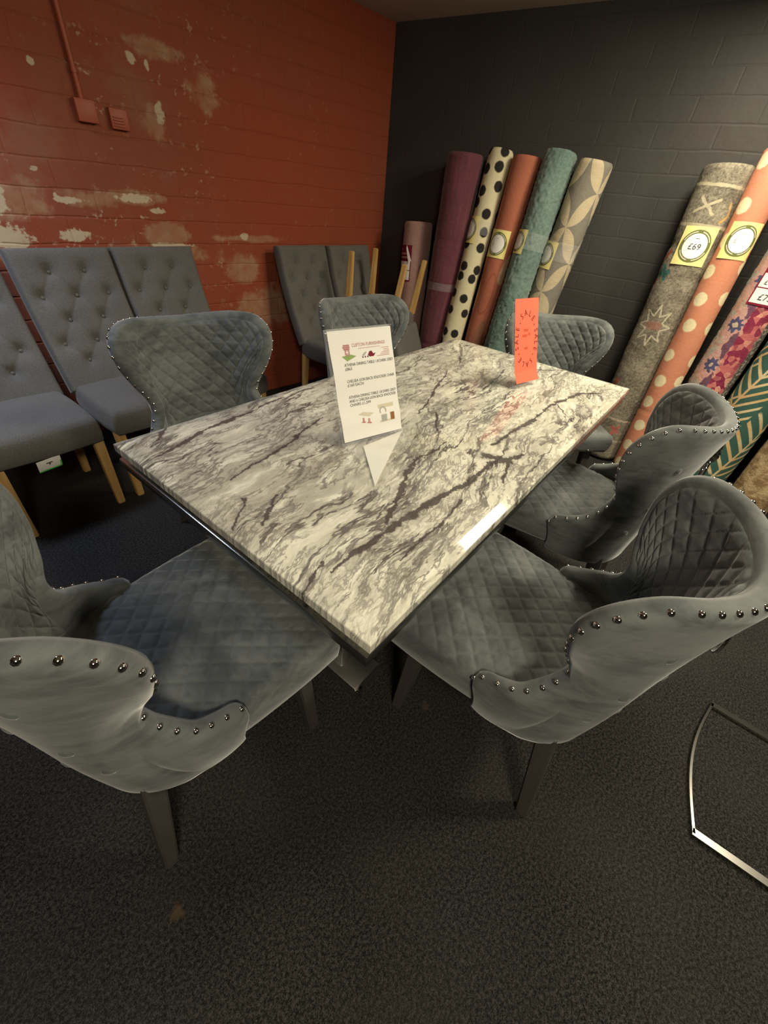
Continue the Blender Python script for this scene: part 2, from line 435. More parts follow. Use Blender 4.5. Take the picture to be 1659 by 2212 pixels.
# ------------------------------------------------------------------ marble table
TB = empty('dining_table', (0, 0, 0))
tag(TB, 'marble topped rectangular dining table in grey and white veins, chrome base', 'table')
vs, fs = [], []
for dx, z in ((0.004, 0.728), (0.0, 0.732), (0.0, 0.7525), (0.0015, 0.7545), (0.026, 0.7592), (0.030, 0.7598), (0.034, 0.760)):
    vs += [(-0.9+dx, -0.46+dx, z), (0.9-dx, -0.46+dx, z), (0.9-dx, 0.46-dx, z), (-0.9+dx, 0.46-dx, z)]
for k in range(6):
    for q in range(4): fs.append((k*4+q, k*4+(q+1) % 4, k*4+4+(q+1) % 4, k*4+4+q))
fs += [(3, 2, 1, 0), (24, 25, 26, 27)]
mesh('tabletop', vs, fs, MARBLE, TB, sharp=6)
box('recess_strip', (-0.872, -0.432, 0.712), (0.872, 0.432, 0.728), BLACKLAC, TB, 0.001)  # black strip set back between marble slab and under frame
bm = bmesh.new(); box_bm(bm, (-0.9, -0.455, 0.684), (0.9, 0.455, 0.712), 0.003, 2)
from_bm('under_frame', bm, DARKCHROME, TB, 30)
for sx in (-1, 1):
    x0, x1 = sorted((sx*0.545, sx*0.675))
    p = box('pedestal_column', (sx*0.61-0.035, -0.17, 0.05), (sx*0.61+0.035, 0.17, 0.684), DARKCHROME, TB, 0.003)
    q = box('base_plate', (x0, -0.26, 0.0), (x1, 0.26, 0.05), STEEL, p, 0.004)
    box('foot_cap', (x0-0.001, -0.272, 0.004), (x0+0.03, -0.26, 0.044), CHROME, p, 0.003)

# ------------------------------------------------------------------ velvet wing chairs
RIM = [(0,-.340,.880),(.10,-.322,.887),(.184,-.276,.898),(.244,-.214,.897),(.275,-.168,.864),(.274,-.142,.806),(.245,-.142,.738),(.212,-.156,.678),
       (.198,-.166,.622),(.216,-.148,.568),(.245,-.108,.524),(.250,-.062,.494),(.250,-.026,.476),(.248,-.012,.445)]
MID = [(0,-.290,.640),(.07,-.285,.640),(.12,-.272,.640),(.155,-.257,.635),(.172,-.240,.625),(.182,-.225,.610),(.188,-.210,.595),(.193,-.195,.570),
       (.203,-.175,.525),(.224,-.145,.464),(.243,-.104,.440),(.248,-.066,.427),(.248,-.040,.420),(.245,-.024,.408)]
BOT = [(0,-.250,.358),(.065,-.246,.358),(.12,-.233,.358),(.155,-.217,.358),(.178,-.198,.358),(.194,-.180,.358),(.205,-.162,.358),(.214,-.144,.358),
       (.220,-.122,.358),(.226,-.100,.358),(.230,-.078,.358),(.233,-.056,.359),(.235,-.036,.363),(.236,-.022,.370)]
def full(k): return [(-a, b_, c) for a, b_, c in reversed(k[1:])] + list(k)
NS = 161; NV = 22
ROWS = [cr(full(k), NS) for k in (BOT, MID, RIM)]
def shell_at(i, v):
    b_, m_, r_ = (ROWS[k][i] for k in range(3))
    return b_*(2*(v-.5)*(v-1)) + m_*(4*v*(1-v)) + r_*(2*v*(v-.5))
GRID = [[shell_at(i, j/(NV-1)) for j in range(NV)] for i in range(NS)]
def gnorm(i, j):
    a = GRID[min(i+1, NS-1)][j]-GRID[max(i-1, 0)][j]; b_ = GRID[i][min(j+1, NV-1)]-GRID[i][max(j-1, 0)]
    return a.cross(b_).normalized()                    # points outwards (away from the sitter)
if gnorm(NS//2, NV//2).y > 0:
    _g = gnorm
    def gnorm(i, j): return -_g(i, j)
TH = 0.046
NORM = [[gnorm(i, j) for j in range(NV)] for i in range(NS)]
def rim_dir(i): return (GRID[i][-1]-GRID[i][-2]).normalized()

def chair_shell(parent):
    vs, fs = [], []
    K = 5                                              # rim roundness
    rows = []                                          # each column: bottom outer ... rim outer, round rim, rim inner ... bottom inner
    for i in range(NS):
        e0 = min(1.0, (min(i, NS-1-i))/3.0)            # arm ends taper round
        t = TH*(0.35+0.65*math.sqrt(e0*(2-e0)))
        col = []
        for j in range(NV): col.append(GRID[i][j]+NORM[i][j]*t*0.5)
        d = rim_dir(i); n = NORM[i][-1]
        for k in range(1, K):
            a = math.pi*k/K
            col.append(GRID[i][-1]+(n*math.cos(a)+d*math.sin(a))*t*0.5)
        for j in range(NV-1, -1, -1): col.append(GRID[i][j]-NORM[i][j]*t*0.5)
        db = (GRID[i][0]-GRID[i][1]).normalized(); nb = NORM[i][0]
        for k in range(1, K):
            a = math.pi*k/K
            col.append(GRID[i][0]+(nb*-math.cos(a)+db*math.sin(a))*t*0.5)
        rows.append(col)
    nv = len(rows[0])
    for c in rows: vs += c
    fs = grid_faces(NS, nv)
    for i in range(NS-1): fs.append((i*nv, i*nv+nv-1, (i+1)*nv+nv-1, (i+1)*nv))
    for i in (0, NS-1):
        c = sum(rows[i], Vector())/nv; vs.append(c); k = len(vs)-1
        for j in range(nv): fs.append((i*nv+j, i*nv+(j+1) % nv, k))
    return mesh('shell', vs, fs, VELVET, parent)

def quilt(a, b_, p, depth):
    d = min(abs(((a+b_)/p+0.5) % 1.0-0.5), abs(((a-b_)/p+0.5) % 1.0-0.5))*p*0.7071
    return depth*(1-math.exp(-(d/0.0042)))*(0.70+0.30*min(1.0, d/0.013))

def chair_back_pad(parent):
    NI, NJ = 230, 130
    i0, i1, v0, v1 = 36, NS-1-36, 0.28, 0.988
    def arcs(v):                                       # arc length along the row at height v, zero at the centre
        row = [shell_at(i, v) for i in range(NS)]; acc = [0.0]
        for i in range(1, NS): acc.append(acc[-1]+(row[i]-row[i-1]).length)
        return [q-acc[NS//2] for q in acc]
    ACC = [arcs(v0+(v1-v0)*j/(NJ-1)) for j in range(NJ)]
    P = [[None]*NJ for _ in range(NI)]; N = [[None]*NJ for _ in range(NI)]
    for a in range(NI):
        t = i0+(i1-i0)*a/(NI-1); i = min(int(t), NS-2); f = t-i
        for j in range(NJ):
            v = v0+(v1-v0)*j/(NJ-1)
            P[a][j] = shell_at(i, v).lerp(shell_at(i+1, v), f)
            jj = v*(NV-1); j0 = min(int(jj), NV-2); g = jj-j0
            N[a][j] = (NORM[i][j0]*(1-f)*(1-g)+NORM[i+1][j0]*f*(1-g)+NORM[i][j0+1]*(1-f)*g+NORM[i+1][j0+1]*f*g).normalized()
    vs = []
    for a in range(NI):
        t = i0+(i1-i0)*a/(NI-1); i = min(int(t), NS-2)
        for j in range(NJ):
            e = min(a, NI-1-a)/12.0; e2 = min(j, NJ-1-j)/9.0
            ed = min(1, e)*min(1, e2); ed = math.sqrt(max(0.0, ed*(2-ed)))
            s = ACC[j][i]+(ACC[j][i+1]-ACC[j][i])*(t-i)
            q = quilt(s, P[a][j].z, 0.064, 0.0062)*ed
            vs.append(P[a][j]-N[a][j]*(TH*0.5-0.003+ed*0.006+q))
    return mesh('backrest_pad', vs, grid_faces(NI, NJ), VELVET, parent)

def chair_seat(parent):
    n = 151
    def plan(a, b_):                                   # square -> rounded trapezoid
        k = 0.10 if b_ > 0 else 0.30
        x = a*math.sqrt(max(0, 1-k*b_*b_)); y = b_*math.sqrt(max(0, 1-k*a*a))
        k2 = math.sqrt(1-k)
        yy = (y+0.0)
        wdt = 0.240+0.030*yy if yy > 0 else 0.240+0.030*yy
        return x*wdt*(1.09), yy*(0.265 if yy > 0 else 0.255)
    vs, fs = [], []
    for i in range(n):
        for j in range(n):
            a, b_ = -1+2*i/(n-1), -1+2*j/(n-1)
            x, y = plan(a, b_)
            m_ = max(abs(a), abs(b_)); e = min(1.0, (1-m_)/0.13)
            ro = -0.028*(1-math.sqrt(max(0, e*(2-e))))
            z = 0.472+0.016*(1-a*a)*(1-b_*b_)+ro+quilt(x, y, 0.060, 0.0055)*min(1, e)
            vs.append(Vector((x, y, z)))
    fs = grid_faces(n, n)
    loop = [(i, 0) for i in range(n)]+[(n-1, j) for j in range(1, n)]+[(i, n-1) for i in range(n-2, -1, -1)]+[(0, j) for j in range(n-2, 0, -1)]
    prev = [i*n+j for i, j in loop]
    for z, s in ((0.43, 1.006), (0.390, 0.995), (0.370, 0.955)):
        cur = []
        for i, j in loop:
            p = vs[i*n+j]; cur.append(len(vs)); vs.append(Vector((p.x*s, p.y*s, z)))
        for k in range(len(loop)):
            k2 = (k+1) % len(loop); fs.append((prev[k], prev[k2], cur[k2], cur[k]))
        prev = cur
    fs.append(tuple(prev))
    return mesh('seat_cushion', vs, fs, VELVET, parent)

def hemi(vs, fs, c, n, r, seg=8, rings=3, flat=0.75):
    n = n.normalized(); t = n.orthogonal().normalized(); b_ = n.cross(t); o = len(vs)
    for k in range(rings):
        a = math.pi/2*k/rings
        for q in range(seg):
            h = 2*math.pi*q/seg
            vs.append(c+(t*math.cos(h)+b_*math.sin(h))*r*math.cos(a)+n*r*flat*math.sin(a))
    vs.append(c+n*r*flat)
    for k in range(rings-1):
        for q in range(seg):
            fs.append((o+k*seg+q, o+k*seg+(q+1) % seg, o+(k+1)*seg+(q+1) % seg, o+(k+1)*seg+q))
    for q in range(seg): fs.append((o+(rings-1)*seg+q, o+(rings-1)*seg+(q+1) % seg, o+rings*seg))

def chair_nails(parent):
    vs, fs = [], []; hemi(vs, fs, Vector((0, 0, 0)), Vector((0, 0, 1)), 0.0064)
    first = mesh('nailhead', vs, fs, CHROME, parent); used = []
    def put(p, n):
        o = first if not used else first.copy()
        if used: C.objects.link(o)
        used.append(o); o.parent = parent; o.location = p; o.rotation_euler = n.to_track_quat('Z', 'Y').to_euler()
    last = None; a = math.radians(58)
    for i in range(2, NS-2):
        n, d = NORM[i][-1], rim_dir(i)
        o = n*math.cos(a)+d*math.sin(a); p = GRID[i][-1]+o*(TH*0.5-0.001)
        if last is None or (p-last).length >= 0.030: put(p, o); last = p
    for i, s in ((1, -1), (NS-2, 1)):                  # studs down the arm fronts
        for v in (0.60, 0.36, 0.12): put(shell_at(i, v)+Vector((s*0.006, 0.016, 0)), Vector((s*0.35, 1.0, 0)))
    for x in (-0.16, 0.0, 0.16): put(Vector((x, 0.262, 0.385)), Vector((0, 1, -0.1)))

def torus(name, c, axis, Rr, r, m, parent, nu=36, nv=10, squash=1.0):
    n = Vector(axis).normalized(); t = n.orthogonal().normalized(); b_ = n.cross(t); vs = []
    for i in range(nu):
        h = 2*math.pi*i/nu; e = t*math.cos(h)+b_*math.sin(h)
        for j in range(nv):
            g = 2*math.pi*j/nv; vs.append(Vector(c)+e*(Rr+r*math.cos(g))+n*r*math.sin(g))
    fs = [(i*nv+j, ((i+1) % nu)*nv+j, ((i+1) % nu)*nv+(j+1) % nv, i*nv+(j+1) % nv) for i in range(nu) for j in range(nv)]
    return mesh(name, vs, fs, m, parent)

def wing_chair():
    t = empty('velvet_dining_chair', (0, 0, 0))
    chair_shell(t); chair_back_pad(t); chair_seat(t); chair_nails(t)
    for sx in (-1, 1):
        taper_leg('leg', (sx*0.205, 0.17, 0.38), (sx*0.22, 0.20, 0.0), 0.024, 0.016, DARKWOOD, t)
        taper_leg('leg', (sx*0.170, -0.195, 0.385), (sx*0.200, -0.255, 0.0), 0.024, 0.016, DARKWOOD, t)
    # covered buttons and a lion-head ring knocker on the outside of the back
    mi = NS//2
    for di, v in ((-16, 0.78), (16, 0.78), (-9, 0.52), (9, 0.52), (-22, 0.5), (22, 0.5), (-14, 0.28), (14, 0.28), (-30, 0.30), (30, 0.30)):
        i = mi+di; jj = round(v*(NV-1)); vs, fs = [], []
        n = NORM[i][jj]; p = GRID[i][jj]+n*(TH*0.5)
        hemi(vs, fs, p-n*0.001, n, 0.012, 14, 4, 0.35)
        mesh('covered_button', vs, fs, VELVET, t)
    jj = round(0.80*(NV-1)); n = NORM[mi][jj]; p = GRID[mi][jj]+n*(TH*0.5)
    vs, fs = [], []
    hemi(vs, fs, p, n, 0.034, 20, 5, 0.45)
    up = Vector((0, 0, 1)); up = (up-n*up.dot(n)).normalized(); sd = n.cross(up)
    for k in range(14):                                # mane lumps
        a = 2*math.pi*k/14
        hemi(vs, fs, p+(up*math.cos(a)+sd*math.sin(a))*0.032, n, 0.010, 8, 3, 0.8)
    for a, b_, r in ((0.0, -0.004, 0.012), (0.010, 0.012, 0.006), (-0.010, 0.012, 0.006), (0.0, -0.016, 0.010)):
        hemi(vs, fs, p+n*0.012+sd*a+up*b_, n, r, 10, 3, 0.9)
    kn = mesh('lion_head_boss', vs, fs, CHROME, t)
    torus('knocker_ring', p+n*0.016-up*0.052, (n+up*0.25), 0.038, 0.0055, CHROME, kn)
    return t

W1 = wing_chair()
WING = [(-0.385, -0.595, -3.0, 'grey velvet wing chair on the right with its quilted seat fully in view'),
        (0.345, -0.48, 1.0, 'grey velvet wing chair seen from behind, before the orange spotted rug roll'),
        (-1.03, 0.0, -90.0, 'grey velvet wing chair cut off by the left edge, at the table end'),
        (-0.425, 0.685, 170, 'grey velvet wing chair facing us, in front of the oak-legged chairs'),
        (0.485, 0.62, 173, 'grey velvet wing chair half hidden behind the white price sign'),
        (1.055, -0.105, 131, 'grey velvet wing chair turned at the far table end, behind the coral card')]
for k, (x, y, a, lab) in enumerate(WING):
    o = W1 if k == 0 else copy_tree(W1)
    o.location = (x, y, 0); o.rotation_euler = (0, 0, R(a))
    tag(o, lab, 'chair', 'velvet wing chairs round the marble table')

# ------------------------------------------------------------------ tufted grey chairs
def rbox_grid(f, nu, nv): return [f(i/(nu-1), j/(nv-1)) for i in range(nu) for j in range(nv)]
TUFT = []
for r_, z in enumerate((0.925, 0.83, 0.735, 0.64, 0.56)):
    TUFT += [(x, z) for x in ((-0.075, 0.075) if r_ % 2 == 0 else (-0.145, 0.0, 0.145))]
CREASE = [(p, q) for k, p in enumerate(TUFT) for q in TUFT[k+1:] if 0.05 < abs(p[0]-q[0]) < 0.09 and 0.05 < abs(p[1]-q[1]) < 0.11]
BACK0, BACK1 = Vector((0, -0.135, 0.44)), Vector((0, -0.36, 1.01))
def back_pt(x, z, off):                                # point on the leaning back; off>0 to the front
    t = (z-0.44)/0.57; d = (BACK1-BACK0).normalized(); nrm = Vector((0, d.z, -d.y))
    bow = -0.02*math.sin(math.pi*min(1, max(0, t)))
    return BACK0.lerp(BACK1, t)+Vector((x, 0, 0))+nrm*(off+bow)
def tufted_chair(name='tufted_dining_chair'):
    t = empty(name, (0, 0, 0))
    hw, th = 0.215, 0.075
    nx, nz = 81, 107
    vs = []
    def env(u, v):
        ex = min(1, (1-abs(u))/0.10); ez = min(1, (1-v)/0.07)
        return math.sqrt(max(0, ex*(2-ex)))*math.sqrt(max(0, ez*(2-ez)))
    for i in range(nx):
        for j in range(nz):
            u, v = -1+2*i/(nx-1), j/(nz-1)
            x, z = u*hw, 0.44+0.57*v
            d = 0.0
            for bx_, bz_ in TUFT:
                q = ((x-bx_)**2+(z-bz_)**2)/(0.024**2)
                d += 0.017*math.exp(-q)+0.009*math.exp(-q/4)
            for (ax, az), (cx, cz) in CREASE:           # pull creases between neighbouring buttons
                L2 = (cx-ax)**2+(cz-az)**2; t_ = ((x-ax)*(cx-ax)+(z-az)*(cz-az))/L2
                if -0.05 < t_ < 1.05:
                    e = ((x-ax)*(cz-az)-(z-az)*(cx-ax))**2/L2
                    d += 0.0035*math.exp(-e/(0.008**2))
            vs.append(back_pt(x, z, th*0.30+th*0.20*env(u, v)-d))
    fs = grid_faces(nx, nz)
    loop = [(i, 0) for i in range(nx)]+[(nx-1, j) for j in range(1, nz)]+[(i, nz-1) for i in range(nx-2, -1, -1)]+[(0, j) for j in range(nz-2, 0, -1)]
    prev = [i*nz+j for i, j in loop]
    for off, s in ((0.0, 1.01), (-th*0.35, 1.01), (-th*0.5, 0.975)):
        cur = []
        for i, j in loop:
            u, v = -1+2*i/(nx-1), j/(nz-1)
            cur.append(len(vs)); vs.append(back_pt(u*hw*s, 0.44+0.57*(0.5+(v-0.5)*(2*s-1)), off))
        for k in range(len(loop)): fs.append((prev[k], prev[(k+1) % len(loop)], cur[(k+1) % len(loop)], cur[k]))
        prev = cur
    fs.append(tuple(prev))
    bk = mesh('backrest', vs, fs, WEAVE, t)
    for bx_, bz_ in TUFT:
        v2, f2 = [], []; p = back_pt(bx_, bz_, th*0.5-0.026); n = back_pt(bx_, bz_, th)-back_pt(bx_, bz_, 0)
        hemi(v2, f2, p, n, 0.0085, 12, 3, 0.6)
        mesh('tuft_button', v2, f2, WEAVE, bk)
    n = 41; vs = []
    for i in range(n):
        for j in range(n):
            a, b_ = -1+2*i/(n-1), -1+2*j/(n-1)
            e = min(1, (1-max(abs(a), abs(b_)))/0.16)
            k = 0.10
            x = a*math.sqrt(1-k*b_*b_)*0.216; y = b_*math.sqrt(1-k*a*a)*0.218+0.068
            z = 0.446+0.016*(1-a*a)*(1-b_*b_)+0.024*math.sqrt(max(0, e*(2-e)))
            vs.append(Vector((x, y, z)))
    fs = grid_faces(n, n)
    loop = [(i, 0) for i in range(n)]+[(n-1, j) for j in range(1, n)]+[(i, n-1) for i in range(n-2, -1, -1)]+[(0, j) for j in range(n-2, 0, -1)]
    prev = [i*n+j for i, j in loop]
    for z, s in ((0.40, 1.012), (0.362, 1.0), (0.352, 0.96)):
        cur = []
        for i, j in loop:
            p = vs[i*n+j]; cur.append(len(vs)); vs.append(Vector((p.x*s, (p.y-0.068)*s+0.068, z)))
        for q in range(len(loop)): fs.append((prev[q], prev[(q+1) % len(loop)], cur[(q+1) % len(loop)], cur[q]))
        prev = cur
    fs.append(tuple(prev))
    mesh('seat', vs, fs, WEAVE, t)
    for sx in (-1, 1):
        taper_leg('leg', (sx*0.187, 0.235, 0.37), (sx*0.187, 0.245, 0.0), 0.021, 0.016, OAK, t)
        taper_leg('leg', (sx*0.187, -0.125, 0.37), (sx*0.187, -0.155, 0.0), 0.021, 0.016, OAK, t)
    return t
T1 = tufted_chair()
GT = 'grey tufted chairs along the red wall'
TUFTED = [(-0.90, 1.56, 'grey tufted fabric chair at the left edge, paper tag under its seat'),
          (-0.43, 1.56, 'grey tufted fabric chair with its whole back in view, by the worn red wall'),
          (0.015, 1.56, 'grey tufted fabric chair directly behind the velvet chair facing us, against the worn red wall'),
          (1.045, 1.53, 'grey tufted fabric chair upright behind the white price sign, left of the upturned chair'),
          (1.49, 1.50, 'grey tufted fabric chair in the red wall corner carrying an upturned chair on its seat')]
for k, (x, y, lab) in enumerate(TUFTED):
    o = T1 if k == 0 else copy_tree(T1)
    o.location = (x, y, 0); o.rotation_euler = (0, 0, R(180))
    tag(o, lab, 'chair', GT)
o = copy_tree(T1)                                      # upturned on the seat of the corner chair
o.location = (1.43, 1.34, 1.008); o.rotation_euler = (R(-4), R(180), R(14))
tag(o, 'upturned grey chair with four oak legs in the air beside the pink rug roll', 'chair', GT)
UPT = o
# hanging paper tag under the first chair
tg = box('swing_tag', (-0.045, -0.001, -0.055), (0.045, 0.001, 0.0), PAPER, T1, 0.0005)
tg.location = (0.02, 0.28, 0.352); tg.rotation_euler = (R(-12), 0, R(8))
fl = Flat(); fl.rect(-0.012, -0.022, 0.024, 0.005); fl.rect(-0.003, -0.030, 0.005, 0.012)
fl.build('tag_print', INK, tg, lambda x, y: (x, 0.0016, y))
fl = Flat(); fl.rect(-0.045, -0.055, 0.09, 0.006); fl.rect(-0.045, -0.055, 0.006, 0.03)
fl.build('green_border', GREENTAG, tg, lambda x, y: (x, 0.0014, y))

# ------------------------------------------------------------------ rug rolls
def m_plain(c0, c1, sc=90, stretch=1.0, streak=0.0):
    def f(nt, b):
        x, y, z, v = coords('UV')
        n = fbm(v, sc, 4, 0.75); n1 = fbm(v, 5, 4, 0.6)
        c = mix((n*0.6+n1*0.4).step(0.35, 0.65), c0, c1)
        if streak:
            s = fbm(vec(x, y*0.06), 40, 3)
            c = mix(s.step(0.5, 0.72)*streak, c, tuple(min(1, k*1.7) for k in c1))
        set_col(nt, b, c); bump(nt, b, n, 0.6, 0.006)
    return f
def m_dots(bg, fg, pitch, rad, rnd, stag=True, soft=0.004, bump_n=90):
    def f(nt, b):
        x, y, z, v = coords('UV')
        n = fbm(v, bump_n, 3, 0.7)
        ww = vec(x+(fbm(v, 60, 2)-0.5)*0.008, y+(fbm(v, 55, 2)-0.5)*0.008)
        d = voro(ww, 1.0/pitch, 'F1', rnd)*pitch
        big = fbm(v, 7, 1)
        m_ = d.step(rad+soft, rad-soft)
        set_col(nt, b, mix(m_, mix(n, bg, tuple(k*0.86 for k in bg)), fg)); bump(nt, b, n, 0.3, 0.004)
    return f
def m_coralteal(nt, b):
    x, y, z, v = coords('UV'); n = fbm(v, 90, 3, 0.75)
    c = mix(n, (0.37, 0.115, 0.066), (0.44, 0.145, 0.086))
    def drop(px, py, rx, ry, tilt=0.0):
        ex = (x-px-(y-py)*tilt)/rx; ey = (y-py)/ry
        e = (ex*ex*(1.0+(ey.max(-1.0)+1.0)*0.9)+ey*ey)
        return e
    for px, py, rx, ry, tl, colr, k in ((0.60, 1.00, 0.045, 0.09, .1, (0.50, 0.36, 0.22), .8), (0.41, 0.80, 0.040, 0.11, .1, (0.48, 0.33, 0.20), .75),
                                (0.54, 0.55, 0.055, 0.12, .1, (0.25, 0.12, 0.07), .75), (0.57, 0.24, 0.055, 0.10, .1, (0.50, 0.36, 0.22), .85),
                                (0.42, 0.50, 0.045, 0.11, .1, (0.29, 0.13, 0.075), .7), (0.42, 0.24, 0.045, 0.09, .0, (0.27, 0.15, 0.07), .7)):
        c = mix(drop(px, py, rx, ry, tl).step(1.08, 0.94)*k, c, colr)
    e = drop(0.52, 0.84, 0.050, 0.13, .1)
    c = mix(((e-1.0).abs()).step(0.16, 0.06)*0.7, c, (0.27, 0.07, 0.035))
    set_col(nt, b, c); bump(nt, b, n, 0.5, 0.005)
def m_petal(nt, b):
    x, y, z, v = coords('UV'); n = fbm(v, 110, 3, 0.75)
    P_, Q = 0.225, 0.36
    a = x/P_+y/Q+0.20; c_ = x/P_-y/Q+0.30
    fa, fc = a.fract(), c_.fract()
    def lens(s, t): return (s.fract()-0.5).abs()/((1.0-(((t.fract()-0.5)*2.0)*((t.fract()-0.5)*2.0)))*0.185+0.001)
    m_ = lens(a+0.5, c_).min(lens(c_+0.5, a))
    msk = m_.step(1.08, 0.96)
    set_col(nt, b, mix(msk, mix(n, (0.185, 0.170, 0.140), (0.235, 0.215, 0.175)), mix(n, (0.47, 0.385, 0.25), (0.55, 0.46, 0.32)))); bump(nt, b, n, 0.5, 0.005)
def m_greypat(nt, b):
    x, y, z, v = coords('UV'); n = fbm(v, 70, 5, 0.8); n1 = fbm(v, 9, 4)
    c = mix((n*0.65+n1*0.35).step(0.38, 0.62), (0.095, 0.082, 0.062), (0.31, 0.275, 0.205))
    wv = (fbm(v, 28, 3)-0.5)*0.018
    def seg(ax, ay, bx_, by):
        L2 = (bx_-ax)**2+(by-ay)**2
        X_, Y_ = x+wv, y+wv*0.7
        t = (((X_-ax)*(bx_-ax)+(Y_-ay)*(by-ay))/L2).clamp()
        ex = X_-ax-t*(bx_-ax); ey = Y_-ay-t*(by-ay)
        return (ex*ex+ey*ey).sqrt()
    def lines(L, w_, colr, k):
        nonlocal c
        d = None
        for s in L:
            e = seg(*s); d = e if d is None else d.min(e)
        c = mix(d.step(w_*1.4, w_*0.7)*k, c, colr)
    U = GREYU
    cream = (0.52, 0.46, 0.32)
    lines([(U-0.20, 1.53, U+0.20, 1.51), (U-0.05, 1.47, U+0.03, 1.40), (U+0.04, 1.46, U-0.06, 1.41), (U-0.2, 1.36, U+0.2, 1.345)], 0.006, cream, 0.8)
    lines([(U+0.10, 1.45, U+0.115, 1.40), (U+0.115, 1.40, U+0.08, 1.37)], 0.006, (0.55, 0.34, 0.10), 0.8)
    lines([(U-0.10, 1.155, U-0.075, 1.10), (U-0.115, 1.12, U-0.06, 1.13)], 0.013, (0.02, 0.13, 0.125), 0.9)
    lines([(U-0.125, 1.20, U-0.11, 1.23), (U-0.135, 1.07, U-0.13, 1.085)], 0.012, (0.36, 0.05, 0.035), 0.9)
    star = []
    pts = []
    for k in range(16):
        a = 2*math.pi*k/16; rr = 0.11 if k % 2 == 0 else 0.055
        pts.append((U-0.01+rr*0.8*math.cos(a), 0.86+rr*math.sin(a)))
    star = [(*pts[k], *pts[(k+1) % 16]) for k in range(16)]
    lines(star, 0.004, (0.60, 0.53, 0.40), 0.75)
    lines([(U-0.03, 0.86, U+0.01, 0.86)], 0.022, (0.34, 0.12, 0.09), 0.55)
    lines([(U-0.2, 0.30, U+0.2, 0.27), (U-0.2, 0.15, U+0.2, 0.13)], 0.006, (0.55, 0.44, 0.34), 0.7)
    lines([(U+0.02, 0.23, U+0.06, 0.20), (U+0.03, 0.19, U+0.055, 0.24)], 0.010, (0.50, 0.12, 0.10), 0.8)
    lines([(U-0.09, 0.50, U-0.08, 0.52)], 0.015, (0.36, 0.05, 0.035), 0.7)
    set_col(nt, b, c); bump(nt, b, n, 0.8, 0.006)
def m_floral(nt, b):
    x, y, z, v = coords('UV'); n = fbm(v, 80, 4, 0.75)
    U = FLORU
    wx = x+(fbm(v, 22, 4, 0.7)-0.5)*0.05; y = y+(fbm(v, 26, 4, 0.7)-0.5)*0.03
    # left band: pale ground with diamonds and blue flowers; right band: berry red clusters
    c = mix(fbm(v, 16, 3).step(0.45, 0.6), (0.50, 0.30, 0.24), (0.36, 0.36, 0.30))
    per = 0.215; yy = (y/per+0.15).fract()-0.5
    dx_ = (wx-(U-0.052))/0.055
    c = mix((yy.abs()*1.9+dx_.abs()*0.75).step(1.0, 0.92)*0.8, c, (0.54, 0.30, 0.27))
    rad = ((wx-(U-0.052))*(wx-(U-0.052))+(yy*per)*(yy*per)).sqrt()
    ang = X.m('ARCTAN2', yy*per, wx-(U-0.052))
    pet = rad/(1.0+0.22*(ang*8.0).sin())
    c = mix(pet.step(0.038, 0.032), c, (0.07, 0.07, 0.16))
    c = mix(rad.step(0.014, 0.010), c, (0.52, 0.42, 0.30))
    yb = (y/per+0.65).fract()-0.5
    c = mix((yb.abs()*2.6+((wx-(U-0.02))/0.04).abs()).step(1.0, 0.85)*0.9, c, (0.10, 0.03, 0.08))
    band = ((wx-(U+0.040))/0.052).abs().step(1.05, 0.9)
    vn = X.nt.nodes.new('ShaderNodeTexVoronoi'); X.nt.links.new(v, vn.inputs['Vector']); vn.inputs['Scale'].default_value = 34
    sc = X.nt.nodes.new('ShaderNodeSeparateColor'); X.nt.links.new(vn.outputs['Color'], sc.inputs[0])
    rc = X(sc.outputs[0])
    berry = mix(rc.step(0.35, 0.65), (0.22, 0.018, 0.055), mix(X(sc.outputs[1]).step(0.4, 0.8), (0.48, 0.13, 0.13), (0.62, 0.30, 0.22)))
    c = mix(band, c, berry)
    edge = (wx-(U+0.085)).step(0.0, 0.01)
    c = mix(edge, c, mix(fbm(v, 60, 3).step(0.5, 0.6), (0.08, 0.075, 0.065), (0.34, 0.29, 0.25)))
    set_col(nt, b, c); bump(nt, b, n, 0.7, 0.006)
def m_tleaf(nt, b):
    x, y, z, v = coords('UV'); n = fbm(v, 90, 3, 0.7)
    c = mix(n, (0.022, 0.075, 0.060), (0.040, 0.105, 0.085))
    # palm fronds: rib line with leaflets
    for ox, oy, tilt in ((0.22, 0.40, 0.35), (0.42, 0.62, 0.25), (0.05, 0.75, 0.3), (0.30, 0.95, 0.2), (0.60, 0.35, 0.3), (0.15, 0.12, 0.3)):
        lx = (x-ox)-(y-oy)*tilt; ly = y-oy
        side = lx.abs()
        ph = ((ly-side*0.9)/0.062).fract()
        leafl = (ph-0.5).abs().step(0.20, 0.12)*side.step(0.125, 0.118)*ly.abs().step(0.21, 0.19)
        rib = side.step(0.008, 0.005)*ly.abs().step(0.24, 0.22)
        c = mix(leafl.max(rib), c, mix(fbm(v, 9, 2).step(0.4, 0.6), (0.58, 0.47, 0.27), (0.55, 0.36, 0.16)))
    set_col(nt, b, c); bump(nt, b, n, 0.4, 0.004)
def m_tan(nt, b):
    x, y, z, v = coords('UV'); n = fbm(v, 18, 5, 0.7); n2 = fbm(v, 90, 3)
    set_col(nt, b, mix(n.step(0.40, 0.62), (0.42, 0.31, 0.17), (0.20, 0.12, 0.055))); bump(nt, b, n2, 0.6, 0.006)

